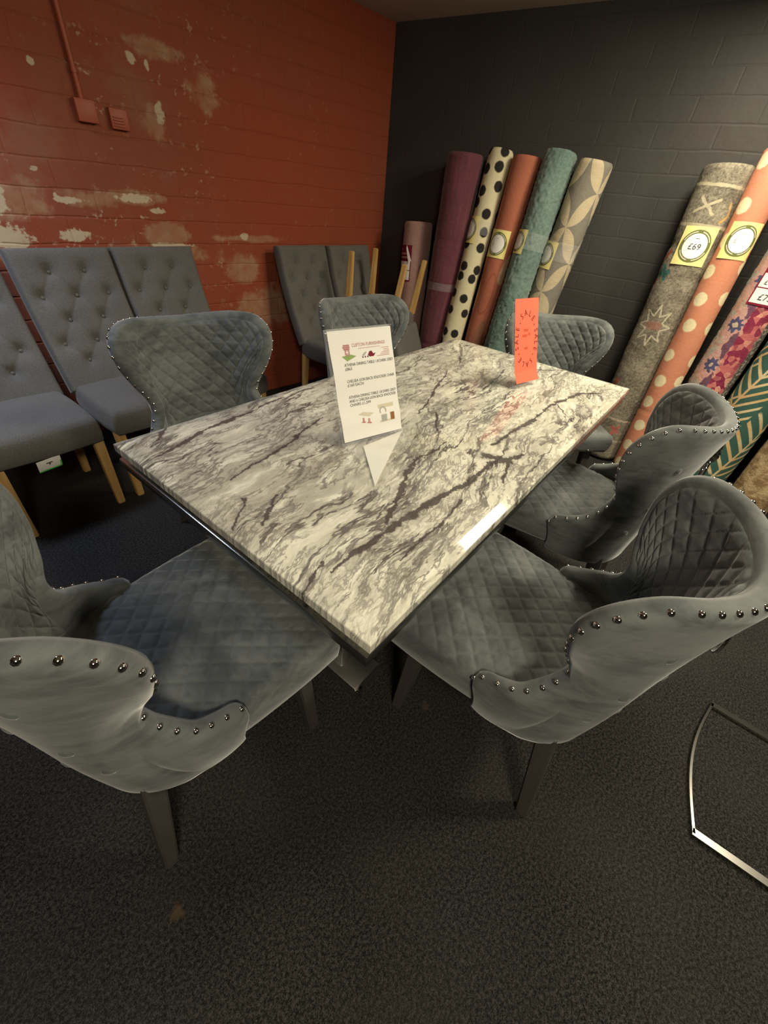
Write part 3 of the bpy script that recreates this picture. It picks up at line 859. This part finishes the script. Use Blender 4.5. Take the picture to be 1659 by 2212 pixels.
GREYU = 0.50; FLORU = 0.50
PLUM = mat('plum_pile', m_plain((0.105, 0.026, 0.038), (0.155, 0.045, 0.062), 90, streak=0.35), rough=0.9, sheen=0.3)
PINKM = mat('dusty_pink_pile', m_plain((0.36, 0.205, 0.175), (0.44, 0.265, 0.225), 70), rough=0.95, sheen=0.3)
TEALM = mat('teal_shaggy_pile', m_plain((0.095, 0.155, 0.135), (0.185, 0.265, 0.235), 60), rough=0.95, sheen=0.4)
CREAMD = mat('cream_wool_black_dots', m_dots((0.72, 0.65, 0.43), (0.014, 0.011, 0.010), 0.108, 0.030, 0.55), rough=0.9)
CORALM = mat('terracotta_wool_petals', m_coralteal, rough=0.95)
PETAL = mat('grey_wool_cream_petals', m_petal, rough=0.95)
GREYP = mat('mottled_grey_wool', m_greypat, rough=1.0)
CDOT = mat('orange_wool_cream_spots', m_dots((0.60, 0.235, 0.135), (0.74, 0.64, 0.41), 0.145, 0.034, 0.30), rough=0.85)
FLORAL = mat('berry_floral_pile', m_floral, rough=0.95)
TLEAF = mat('green_palm_print', m_tleaf, rough=0.9)
TANM = mat('tan_mottled_pile', m_tan, rough=0.95)

def roll(label, B, T, r, m, spin=0.0, fuzz=0.002, ties=(), layers=0.011, group='rug rolls leaning on the black wall', cone=0.0, extra=0.0):
    B, T = Vector(B), Vector(T); ax = (T-B).normalized(); L = (T-B).length+extra
    e = empty('rug_roll', B)
    # local frame: z along the roll, -x towards the room
    zx = ax; xx = (Vector((1, 0, 0))-ax*ax.x).normalized(); yy = zx.cross(xx)
    e.rotation_euler = Matrix((xx, yy, zx)).transposed().to_euler()
    lift = r*math.sqrt(max(0.0, 1-ax.z**2))            # so that the tilted end rests on the floor
    e.location = B+Vector((0, 0, lift))
    L -= lift
    NA, NH = 72, 150
    def rad(a, h):
        q = r*(1+0.012*math.sin(3*h*5+a*2)+cone*(h/L-0.5))
        for th_, k, wd in ties: q -= k*math.exp(-((h-th_)/wd)**2)
        q += 0.012*r/0.1*(((a/(2*math.pi)) % 1.0)-0.5)*0.4   # spiral lap
        ed = min(h, L-h)
        if ed < 0.018: q -= 0.010*(1-ed/0.018)**2
        return q
    vs, uv = [], []
    for i in range(NA+1):
        a = 2*math.pi*i/NA + R(180)                    # seam faces the wall
        for j in range(NH):
            h = L*j/(NH-1)
            q = rad(2*math.pi*i/NA, h)+fuzz*noise.noise(Vector((math.cos(a)*r*70, math.sin(a)*r*70, h*70)))
            # u runs left to right for someone looking at the room side
            vs.append(Vector((q*math.cos(a+math.pi), q*math.sin(a+math.pi), h)))
            uv.append((0.5+(i/NA-0.5)*2*math.pi*r+spin, h))
    fs = grid_faces(NA+1, NH)
    for h, j in ((0.0, 0), (L, NH-1)):                 # wound end faces
        NR = 26
        base = len(vs)
        for i in range(NA+1):
            a = 2*math.pi*i/NA + R(180)
            p = vs[i*NH+j]
            for k in range(NR):
                f = 1-k/(NR-1)*0.97; rr = math.hypot(p.x, p.y)*f
                dz = 0.0045*math.cos(2*math.pi*(rr/layers + i/NA))*(1 if k else 0)-(0.004 if k else 0)
                vs.append(Vector((p.x*f, p.y*f, h+(dz if h else -dz))))
                uv.append((uv[i*NH+j][0], h))
        fs += grid_faces(NA+1, NR, base)
    mesh('rolled_rug', vs, fs, m, e, uv, sharp=60)
    e['_'] = 0; del e['_']
    tag(e, label, 'rug', group)
    def surf(h0, az, lift_=0.002):                     # print surface: x to the right (seen from the room), y up
        def f(x, y):
            a = R(180)+az-x/(r+lift_)*(-1.0)
            a = R(180)+az+x/(r+lift_)
            return Vector(((r*1.012+lift_)*math.cos(a), (r*1.012+lift_)*math.sin(a), h0+y))
        return f
    return e, surf, L
def sheet_on(name, e, fn, w_, h_, m, nx=10, ny=2):
    vs = [fn(-w_/2+w_*i/(nx-1), -h_/2+h_*j/(ny-1)) for i in range(nx) for j in range(ny)]
    return mesh(name, vs, grid_faces(nx, ny), m, e)
def dense(f, n=1):                                     # subdivide big flat shapes so they follow the roll
    return f
def yellow_label(e, surf, h, az, s=0.15, price='£'):
    fn = surf(h, az, 0.0025)
    lb = sheet_on('price_label', e, fn, s, s*1.06, YELLOW)
    fl = Flat(); fl.ring(0, 0, s*0.34, s*0.445); fl.build('olive_ring', OLIVE, lb, surf(h, az, 0.0034))
    fl = Flat(); n = 32; vs = [(0, 0, 0)]
    rings = 6
    for k in range(1, rings+1):
        vs += [(s*0.345*k/rings*math.cos(2*math.pi*i/n), s*0.345*k/rings*math.sin(2*math.pi*i/n), 0) for i in range(n)]
    fs = [(0, 1+i, 1+(i+1) % n) for i in range(n)]
    for k in range(rings-1): fs += [(1+k*n+i, 1+k*n+(i+1) % n, 1+(k+1)*n+(i+1) % n, 1+(k+1)*n+i) for i in range(n)]
    fl.add(vs, fs); fl.build('white_disc', WHITE, lb, surf(h, az, 0.0038))
    fl = Flat()
    for a0 in (20, 100, 200, 280):
        fl.ring(0, 0, s*0.375, s*0.405, 14, R(a0), R(a0+60))
    fl.build('ring_lettering', BEIGEPR, lb, surf(h, az, 0.0044))
    if price:
        fl = Flat(); fl.text(price, 0, -s*0.09, s*0.24, 'CENTER') if len(price) > 1 else fl.text(price, -s*0.18, -s*0.06, s*0.2, 'CENTER')
        fl.rect(-s*0.06, s*0.2, s*0.12, s*0.012)
        fl.build('price_lettering', INK if len(price) > 1 else GREYPR, lb, surf(h, az, 0.0046))
def red_label(e, surf, h, az, wd=0.17, ht=0.26, price=''):
    fn = surf(h, az, 0.0025)
    lb = sheet_on('price_label', e, fn, wd, ht, DARKRED)
    sb = surf(h, az, 0.0034)
    fl = Flat()
    for y0, y1 in ((-0.46, -0.20), (-0.18, 0.06)):
        n = 8
        for k in range(n): fl.rect(wd*(-0.46+0.92*k/n), ht*y0, wd*0.92/n, ht*(y1-y0))
    fl.build('white_panel', WHITE, lb, sb)
    fl = Flat()
    for k, (y0, a, b_) in enumerate(((0.36, -0.40, -0.10), (0.24, -0.38, 0.32), (0.14, -0.30, 0.36))):
        n = 6
        for q in range(n):
            fl.rect(wd*(a+(b_-a)*q/n), ht*y0, wd*(b_-a)/n*0.72, ht*0.055)
    fl.build('label_lettering', PINKPR, lb, surf(h, az, 0.0042))
    fl = Flat()
    if price:
        fl.text(price, -wd*0.1, -ht*0.40, ht*0.16, 'CENTER'); fl.text('£', -wd*0.3, -ht*0.13, ht*0.12, 'CENTER')
    else:
        fl.rect(-wd*0.1, -ht*0.34, wd*0.22, ht*0.03); fl.rect(-wd*0.08, -ht*0.30, wd*0.12, ht*0.02)
    fl.build('price_lettering', GREYPR if not price else INK, lb, surf(h, az, 0.0044))
def wrap_band(e, r, h, wd, name='plastic_wrap'):
    NA = 64; vs = []
    for i in range(NA):
        a = 2*math.pi*i/NA
        for j in range(5):
            q = r*1.02+0.0035+0.0025*noise.noise(Vector((math.cos(a)*6, math.sin(a)*6, j*0.9+h*9)))
            vs.append(Vector((q*math.cos(a), q*math.sin(a), h+wd*(j/4-0.5))))
    mesh(name, vs, grid_faces(NA, 5, 0, True), WRAP, e)

e, sf, L = roll('short dusty pink rug roll with a torn dark red label, next to the plum roll', (1.80, 1.395, 0), (1.872, 1.485, 1.204), 0.104, PINKM, 0, 0.002)
red_label(e, sf, 0.93, R(-22), 0.15, 0.24)
fl = Flat(); fl.poly([(0.04, 0.12), (0.085, 0.02), (0.065, 0.0), (0.035, 0.10)])
fl.build('torn_corner', WHITE, e, lambda x, y: sf(0.93, R(-22), 0.012)(x, y))
e, sf, L = roll('plum purple rug roll with tie creases, tallest one beside the short pink roll', (1.79, 1.155, 0), (1.862, 1.162, 1.601), 0.119, PLUM, 0, 0.003,
                ties=((0.42, 0.006, 0.012), (0.27, 0.006, 0.012), (1.44, 0.003, 0.01), (1.12, 0.003, 0.012), (0.83, 0.003, 0.02)))
wrap_band(e, 0.119, 0.83, 0.05)
e, sf, L = roll('slim cream rug roll with black spots, between plum and terracotta rolls', (1.70, 0.982, 0), (1.925, 0.937, 1.633), 0.078, CREAMD, 0, 0.001, ties=((1.22, 0.004, 0.03),), layers=0.02)
yellow_label(e, sf, 1.20, R(-40), 0.145, '£'); wrap_band(e, 0.080, 1.22, 0.08)
e, sf, L = roll('terracotta rug roll with faint petal shapes, right of the black spotted cream roll', (1.79, 0.799, 0), (1.931, 0.753, 1.606), 0.092, CORALM, 0, 0.001)
yellow_label(e, sf, 1.14, R(-4), 0.150, '£')
e, sf, L = roll('shaggy teal green rug roll with clear wrap, left of the grey petal roll', (1.70, 0.602, 0), (1.925, 0.546, 1.635), 0.094, TEALM, 0, 0.009, ties=((1.17, 0.006, 0.05),))
yellow_label(e, sf, 1.17, R(-40), 0.125, '£'); wrap_band(e, 0.095, 1.18, 0.09)
e, sf, L = roll('grey rug roll with large cream petals, first left of the bare stretch of black wall', (1.87, 0.474, 0), (1.955, 0.339, 1.605), 0.099, PETAL, 0, 0.002, ties=((1.15, 0.005, 0.04),))
yellow_label(e, sf, 1.12, R(-38), 0.140, '£'); wrap_band(e, 0.099, 1.15, 0.10)
e, sf, L = roll('mottled grey brown rug roll with cream scribbles and a £69 label', (1.86, -0.358, 0), (1.977, -0.326, 1.61), 0.115, GREYP, 0, 0.004, ties=((1.26, 0.006, 0.03), (1.10, 0.005, 0.03)))
yellow_label(e, sf, 1.26, R(8), 0.165, '£69')
e, sf, L = roll('orange rug roll with cream spots, beside the mottled grey brown roll', (1.79, -0.545, 0), (1.945, -0.512, 1.682), 0.077, CDOT, 0, 0.0008, ties=((0.40, 0.003, 0.008),), layers=0.02)
yellow_label(e, sf, 1.31, R(14), 0.150, '£')
e, sf, L = roll('berry pink floral rug roll with blue flowers, behind the orange spotted roll', (1.87, -0.725, 0), (2.035, -0.775, 1.58), 0.108, FLORAL, 0, 0.004)
red_label(e, sf, 1.17, R(10), 0.17, 0.26, '£75')
e, sf, L = roll('dark green rug roll with cream palm fronds, rightmost behind the far velvet chair', (1.83, -0.965, 0), (2.035, -1.03, 1.56), 0.122, TLEAF, 0, 0.001)
e, sf, L = roll('tan mottled rug roll low at the right edge, seen past the ring knocker', (1.78, -1.235, 0), (2.060, -1.30, 1.20), 0.112, TANM, 0, 0.003)

# ------------------------------------------------------------------ signs on the table
def acrylic(name, w_, h_, foot, parent, th=0.003):
    bm = bmesh.new()
    box_bm(bm, (-w_/2-0.004, -0.007, 0.0), (w_/2+0.004, -0.004, h_+0.003), 0.0006, 1)
    return from_bm(name, bm, CLEAR, parent)
def sign(name, label, loc, rz, w_, h_, lean, paper_m, surface):
    e = empty(name, loc, rz)
    tag(e, label, 'sign')
    return e
TT = 0.7601
# white price sign: A4 sheet leaning back in a clear stand
PS = empty('price_sign', (-0.352, 0.0, TT), R(-14.6)); tag(PS, 'white printed price sheet in a clear stand on the middle of the marble table', 'sign')
LEAN = R(21)
def ps_surf(x, y):                                     # sheet with the slight waves of paper
    wv = 0.0035*math.sin(y*38+0.6)*(1-y/0.32)+0.004*math.exp(-((y-0.02)/0.025)**2)*(-1)
    off = -0.004-wv
    return Vector((x, y*math.sin(LEAN)+off*math.cos(LEAN), 0.012+y*math.cos(LEAN)+off*math.sin(LEAN)*-1))
def strip(fn, w_, h_, nx, ny, y0=0.0): return [fn(-w_/2+w_*i/(nx-1), y0+h_*j/(ny-1)) for i in range(nx) for j in range(ny)]
sh = mesh('price_sheet', strip(ps_surf, 0.210, 0.297, 6, 60), grid_faces(6, 60), PAPER, PS)
def lift(fn, d):
    return lambda x, y: fn(x, y)+Vector((0, -d*math.cos(LEAN), d*math.sin(LEAN)))
def U(u): return -0.105+0.21*u
def V(v): return 0.297*(1-v)
fl = Flat(); fl.text('CLIFTON FURNISHINGS', U(0.335), V(0.150), 0.0125, sx=0.86)
n = 20
for k in range(n): fl.rect(U(0.43+0.36*k/n), V(0.170), 0.21*0.36/n*0.7, 0.0012)
for k, (v, u0) in enumerate(((0.185, 0.80), (0.20, 0.84), (0.215, 0.84), (0.228, 0.80), (0.242, 0.78), (0.255, 0.72))): fl.rect(U(u0), V(v), 0.21*(0.93-u0), 0.0011)
fl.build('heading_lettering', REDPR, sh, lift(ps_surf, 0.0006))
fl = Flat()
for k, (v, a, b_) in enumerate(((0.130, 0.205, 0.30), (0.146, 0.195, 0.305), (0.162, 0.205, 0.30))):
    for q in range(5): fl.rect(U(a+(b_-a)*q/5), V(v+0.008), 0.21*(b_-a)/5*0.8, 0.0042)
for k, v in enumerate((0.180, 0.190, 0.200)): fl.ring(U(0.255), V(v), 0.006, 0.0075, 12)
fl.build('logo_lettering', REDPR, sh, lift(ps_surf, 0.0006))
fl = Flat(); fl.poly([(U(0.165), V(0.222)), (U(0.235), V(0.268)), (U(0.385), V(0.232)), (U(0.30), V(0.212))]); fl.build('logo_lawn', GREENPR, sh, lift(ps_surf, 0.0005))
fl = Flat(); fl.poly([(U(0.57), V(0.235)), (U(0.60), V(0.205)), (U(0.635), V(0.200)), (U(0.66), V(0.228)), (U(0.70), V(0.222)), (U(0.665), V(0.25)), (U(0.60), V(0.252))]); fl.build('logo_roof', DARKRED, sh, lift(ps_surf, 0.0006))
fl = Flat(); fl.poly([(U(0.47), V(0.235)), (U(0.53), V(0.205)), (U(0.56), V(0.205)), (U(0.51), V(0.237))]); fl.build('logo_shed', GREYPR, sh, lift(ps_surf, 0.0006))
fl = Flat()
for u in (0.485, 0.525, 0.565): fl.disc(U(u), V(0.248), 0.0022, 10)
fl.text('ATHENA DINING TABLE 1.8 DARK GREY', U(0.18), V(0.312), 0.0112, sx=0.83); fl.text('£863', U(0.18), V(0.348), 0.0112)
fl.text('CHELSEA LION BACK KNOCKER CHAIR', U(0.18), V(0.458), 0.0112, sx=0.83); fl.text('£160 EACH', U(0.18), V(0.494), 0.0112)
fl.text('ATHENA DINING TABLE 1.8 DARK GREY', U(0.18), V(0.603), 0.0112, sx=0.83); fl.text('AND 6 CHELSEA LION BACK KNOCKER', U(0.18), V(0.640), 0.0112, sx=0.83)
fl.text('CHAIRS £1,599', U(0.18), V(0.677), 0.0112)
fl.build('price_lettering', INK, sh, lift(ps_surf, 0.0006))
fl = Flat(); fl.poly([(U(0.28), V(0.765)), (U(0.46), V(0.800)), (U(0.54), V(0.775)), (U(0.37), V(0.748))]); fl.build('picture_tabletop', BEIGEPR, sh, lift(ps_surf, 0.0006))
fl = Flat()
for u, v in ((0.34, 0.80), (0.355, 0.80), (0.43, 0.815), (0.448, 0.815)): fl.rect(U(u), V(v+0.045), 0.0022, 0.0125)
fl.poly([(U(0.31), V(0.845)), (U(0.37), V(0.855)), (U(0.39), V(0.845)), (U(0.33), V(0.838))]); fl.poly([(U(0.40), V(0.86)), (U(0.47), V(0.872)), (U(0.49), V(0.862)), (U(0.42), V(0.852))])
fl.build('picture_legs', REDPR, sh, lift(ps_surf, 0.0007))
fl = Flat(); fl.rect(U(0.625), V(0.885), 0.21*0.27, 0.297*0.175); fl.build('picture_room', BEIGEPR, sh, lift(ps_surf, 0.0005))
fl = Flat(); fl.ring(U(0.70), V(0.775), 0.009, 0.0125, 24, R(-30), R(210)); fl.rect(U(0.66), V(0.88), 0.020, 0.020); fl.build('picture_chair', GREYPR, sh, lift(ps_surf, 0.0007))
fl = Flat(); fl.rect(U(0.82), V(0.88), 0.21*0.07, 0.297*0.075); fl.build('picture_lamp', BROWNPR, sh, lift(ps_surf, 0.0007))
# clear stand: back plate, front lip, foot
def slab_on(lo_x, hi_x, y0, y1, off0, off1, name, parent, m):
    vs = []
    for off in (off0, off1):
        for x, y in ((lo_x, y0), (hi_x, y0), (hi_x, y1), (lo_x, y1)):
            vs.append(Vector((x, y*math.sin(LEAN)-off*math.cos(LEAN), 0.012+y*math.cos(LEAN)+off*math.sin(LEAN))))
    return mesh(name, vs, [(0, 1, 2, 3), (7, 6, 5, 4), (0, 4, 5, 1), (1, 5, 6, 2), (2, 6, 7, 3), (3, 7, 4, 0)], m, parent, sharp=30)
slab_on(-0.108, 0.108, -0.008, 0.302, -0.010, -0.007, 'clear_back_plate', PS, CLEAR)
slab_on(-0.108, 0.108, 0.298, 0.302, -0.007, 0.006, 'clear_top_edge', PS, CLEAR)
box('clear_foot', (-0.108, -0.085, 0.0), (0.108, 0.075, 0.003), CLEAR, PS, 0.0008)

GLARE = mat('glare_white', lambda nt, b: setattr(b.inputs['Alpha'], 'default_value', 0.72), (0.97, 0.96, 0.88), 0.12)  # added pale triangle imitating the sign's bright reflection, no part of the stand
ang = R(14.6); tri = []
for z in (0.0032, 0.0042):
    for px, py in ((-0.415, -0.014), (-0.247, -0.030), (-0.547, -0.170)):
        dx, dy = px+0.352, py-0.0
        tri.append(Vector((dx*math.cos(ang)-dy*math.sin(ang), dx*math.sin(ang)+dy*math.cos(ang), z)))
mesh('glare_triangle', tri, [(0, 2, 1), (3, 4, 5), (0, 1, 4, 3), (1, 2, 5, 4), (2, 0, 3, 5)], GLARE, PS, sharp=30)
# coral sale card
SC = empty('sale_card', (0.497, -0.122, TT), R(-13.8)); tag(SC, 'tall coral sale card with handwriting on the far half of the marble table', 'sign')
L2 = R(19)
def sc_surf(x, y, d=0.0):
    if y < 0.045:                                      # foot of the card kicks forward
        k = (0.045-y)
        return Vector((x, 0.045*math.sin(L2)-k*0.55-d, 0.012+0.045*math.cos(L2)-k*0.86))+Vector((0, 0, 0.006))
    return Vector((x, y*math.sin(L2)-d*math.cos(L2), 0.018+y*math.cos(L2)+d*math.sin(L2)))
cs = mesh('card', strip(lambda x, y: sc_surf(x, y), 0.150, 0.315, 4, 50), grid_faces(4, 50), CORALP, SC)
lc = lambda x, y: sc_surf(x, y, 0.0008)
fl = Flat()
ex, ey, cy0 = 0.054, 0.088, 0.166
word = 'SALE\u00b7SALE\u00b7SALE\u00b7SALE\u00b7'
# place letters round an oval, reading clockwise from the upper left
pts = []; N_ = 400
for k in range(N_+1):
    a = R(118)-2*math.pi*k/N_
    pts.append((ex*math.cos(a), ey*math.sin(a)))
cum = [0.0]
for k in range(N_): cum.append(cum[-1]+math.dist(pts[k], pts[k+1]))
for q, ch in enumerate(word):
    s = cum[-1]*q/len(word); k = max(i for i in range(N_+1) if cum[i] <= s); k = min(k, N_-1)
    px, py = pts[k]; tx, ty = pts[k+1][0]-px, pts[k+1][1]-py
    if ch == '\u00b7': fl.disc(px*1.08, cy0+py*1.04, 0.0028, 10)
    else: fl.text(ch, px, cy0+py, 0.031, 'CENTER', 0.9, math.atan2(ty, tx))
fl.build('sale_lettering', SALEINK, cs, lc)
fl = Flat()
for y, a, b_, k in ((0.196, -0.018, 0.012, 4), (0.176, -0.026, 0.006, 4), (0.180, 0.012, 0.026, 2), (0.128, -0.012, 0.012, 3)):
    for q in range(k): fl.rect(a+(b_-a)*q/k, y, (b_-a)/k*0.75, 0.009)
fl.build('faint_lettering', SALEFAINT, cs, lc)
bm = bmesh.new()
vs = []
for d in (-0.006, -0.003):
    for x, y in ((-0.078, 0.0), (0.078, 0.0), (0.078, 0.318), (-0.078, 0.318)):
        vs.append(Vector((x, y*math.sin(L2)-d*math.cos(L2), 0.004+y*math.cos(L2))))
mesh('clear_back_plate', vs, [(0, 1, 2, 3), (7, 6, 5, 4), (0, 4, 5, 1), (1, 5, 6, 2), (2, 6, 7, 3), (3, 7, 4, 0)], CLEAR, SC, sharp=30)
box('clear_foot', (-0.078, -0.075, 0.0), (0.078, 0.05, 0.003), CLEAR, SC, 0.0008)

# ------------------------------------------------------------------ fittings on the red wall
rd = Vector((1, -0.0875, 0)).normalized(); rn = Vector((-0.0875, -1, 0)).normalized()   # along the wall, into the room
def on_wall(name, u0, u1, z0, z1, d, m, parent=None, bev=0.003, d0=0.0):
    bm = bmesh.new(); box_bm(bm, (u0, d0, z0), (u1, d, z1), bev, 2)
    M = Matrix(((rd.x, rn.x, 0, CX), (rd.y, rn.y, 0, CY), (0, 0, 1, 0), (0, 0, 0, 1)))
    bmesh.ops.transform(bm, matrix=M, verts=bm.verts)
    return from_bm(name, bm, m, parent)
jb = on_wall('junction_box', -2.083, -2.000, 1.490, 1.570, 0.038, REDPAINT)
tag(jb, 'square red painted junction box at the foot of the conduit pipe', 'electrical box')
vg = on_wall('wall_vent', -1.942, -1.862, 1.482, 1.558, 0.030, REDPAINT)
tag(vg, 'square red painted vent cover with slots, right of the junction box', 'vent')
for k in range(4): on_wall('louvre_slat', -1.932, -1.885, 1.492+k*0.0105, 1.497+k*0.0105, 0.036, REDPAINT, vg, 0.001, 0.028)
bm = bmesh.new()
p0 = Vector((CX, CY, 0))+rd*-2.047+rn*0.018
bmesh.ops.create_cone(bm, cap_ends=True, segments=20, radius1=0.0115, radius2=0.0115, depth=CH_-1.570, matrix=Matrix.Translation(p0+Vector((0, 0, (CH_+1.570)/2))))
cp = from_bm('conduit_pipe', bm, REDPAINT, None); tag(cp, 'thin red painted conduit running up the wall to the ceiling', 'pipe')
for z in (1.66, 1.95):
    bm = bmesh.new()
    bmesh.ops.create_cone(bm, cap_ends=True, segments=20, radius1=0.0145, radius2=0.0145, depth=0.018, matrix=Matrix.Translation(p0+Vector((0, 0, z))))
    from_bm('pipe_clip', bm, REDPAINT, cp)

# ------------------------------------------------------------------ chrome floor frame at the right edge
CF = empty('chrome_display_stand', (-0.085, -1.24, 0)); tag(CF, 'chrome flat-bar stand base lying on the carpet at the right edge', 'stand')
def bar(name, pts, hw, h, m, parent, z0=0.001):
    vs = []; n = len(pts)
    for i, p in enumerate(pts):
        a = Vector(pts[max(i-1, 0)]); b_ = Vector(pts[min(i+1, n-1)]); d = (b_-a).normalized(); s = Vector((-d.y, d.x))
        for k, zz in ((-1, z0), (1, z0), (1, z0+h), (-1, z0+h)): vs.append(Vector((p[0]+s.x*hw*k, p[1]+s.y*hw*k, zz)))
    fs = []
    for i in range(n-1):
        for k in range(4): fs.append((i*4+k, i*4+(k+1) % 4, (i+1)*4+(k+1) % 4, (i+1)*4+k))
    fs += [(0, 1, 2, 3), ((n-1)*4+3, (n-1)*4+2, (n-1)*4+1, (n-1)*4)]
    return mesh(name, vs, fs, m, parent, sharp=30)
arc = []
for k in range(25):
    t = k/24; arc.append((-0.247+0.494*t, 0.0+0.034*math.sin(math.pi*t)))
bar('front_curve', arc, 0.0035, 0.013, FRAMESTEEL, CF)
bar('side_rail', [(-0.243, 0.004), (-0.225, -0.70)], 0.010, 0.013, FRAMESTEEL, CF)
bar('side_rail', [(0.243, 0.004), (0.225, -0.70)], 0.010, 0.013, FRAMESTEEL, CF)
for sx in (-1, 1): box('upright', (sx*0.225-0.013, -0.71, 0.0), (sx*0.225+0.013, -0.69, 0.62), FRAMESTEEL, CF, 0.002)
box('cross_bar', (-0.238, -0.71, 0.60), (0.238, -0.69, 0.622), FRAMESTEEL, CF, 0.002)
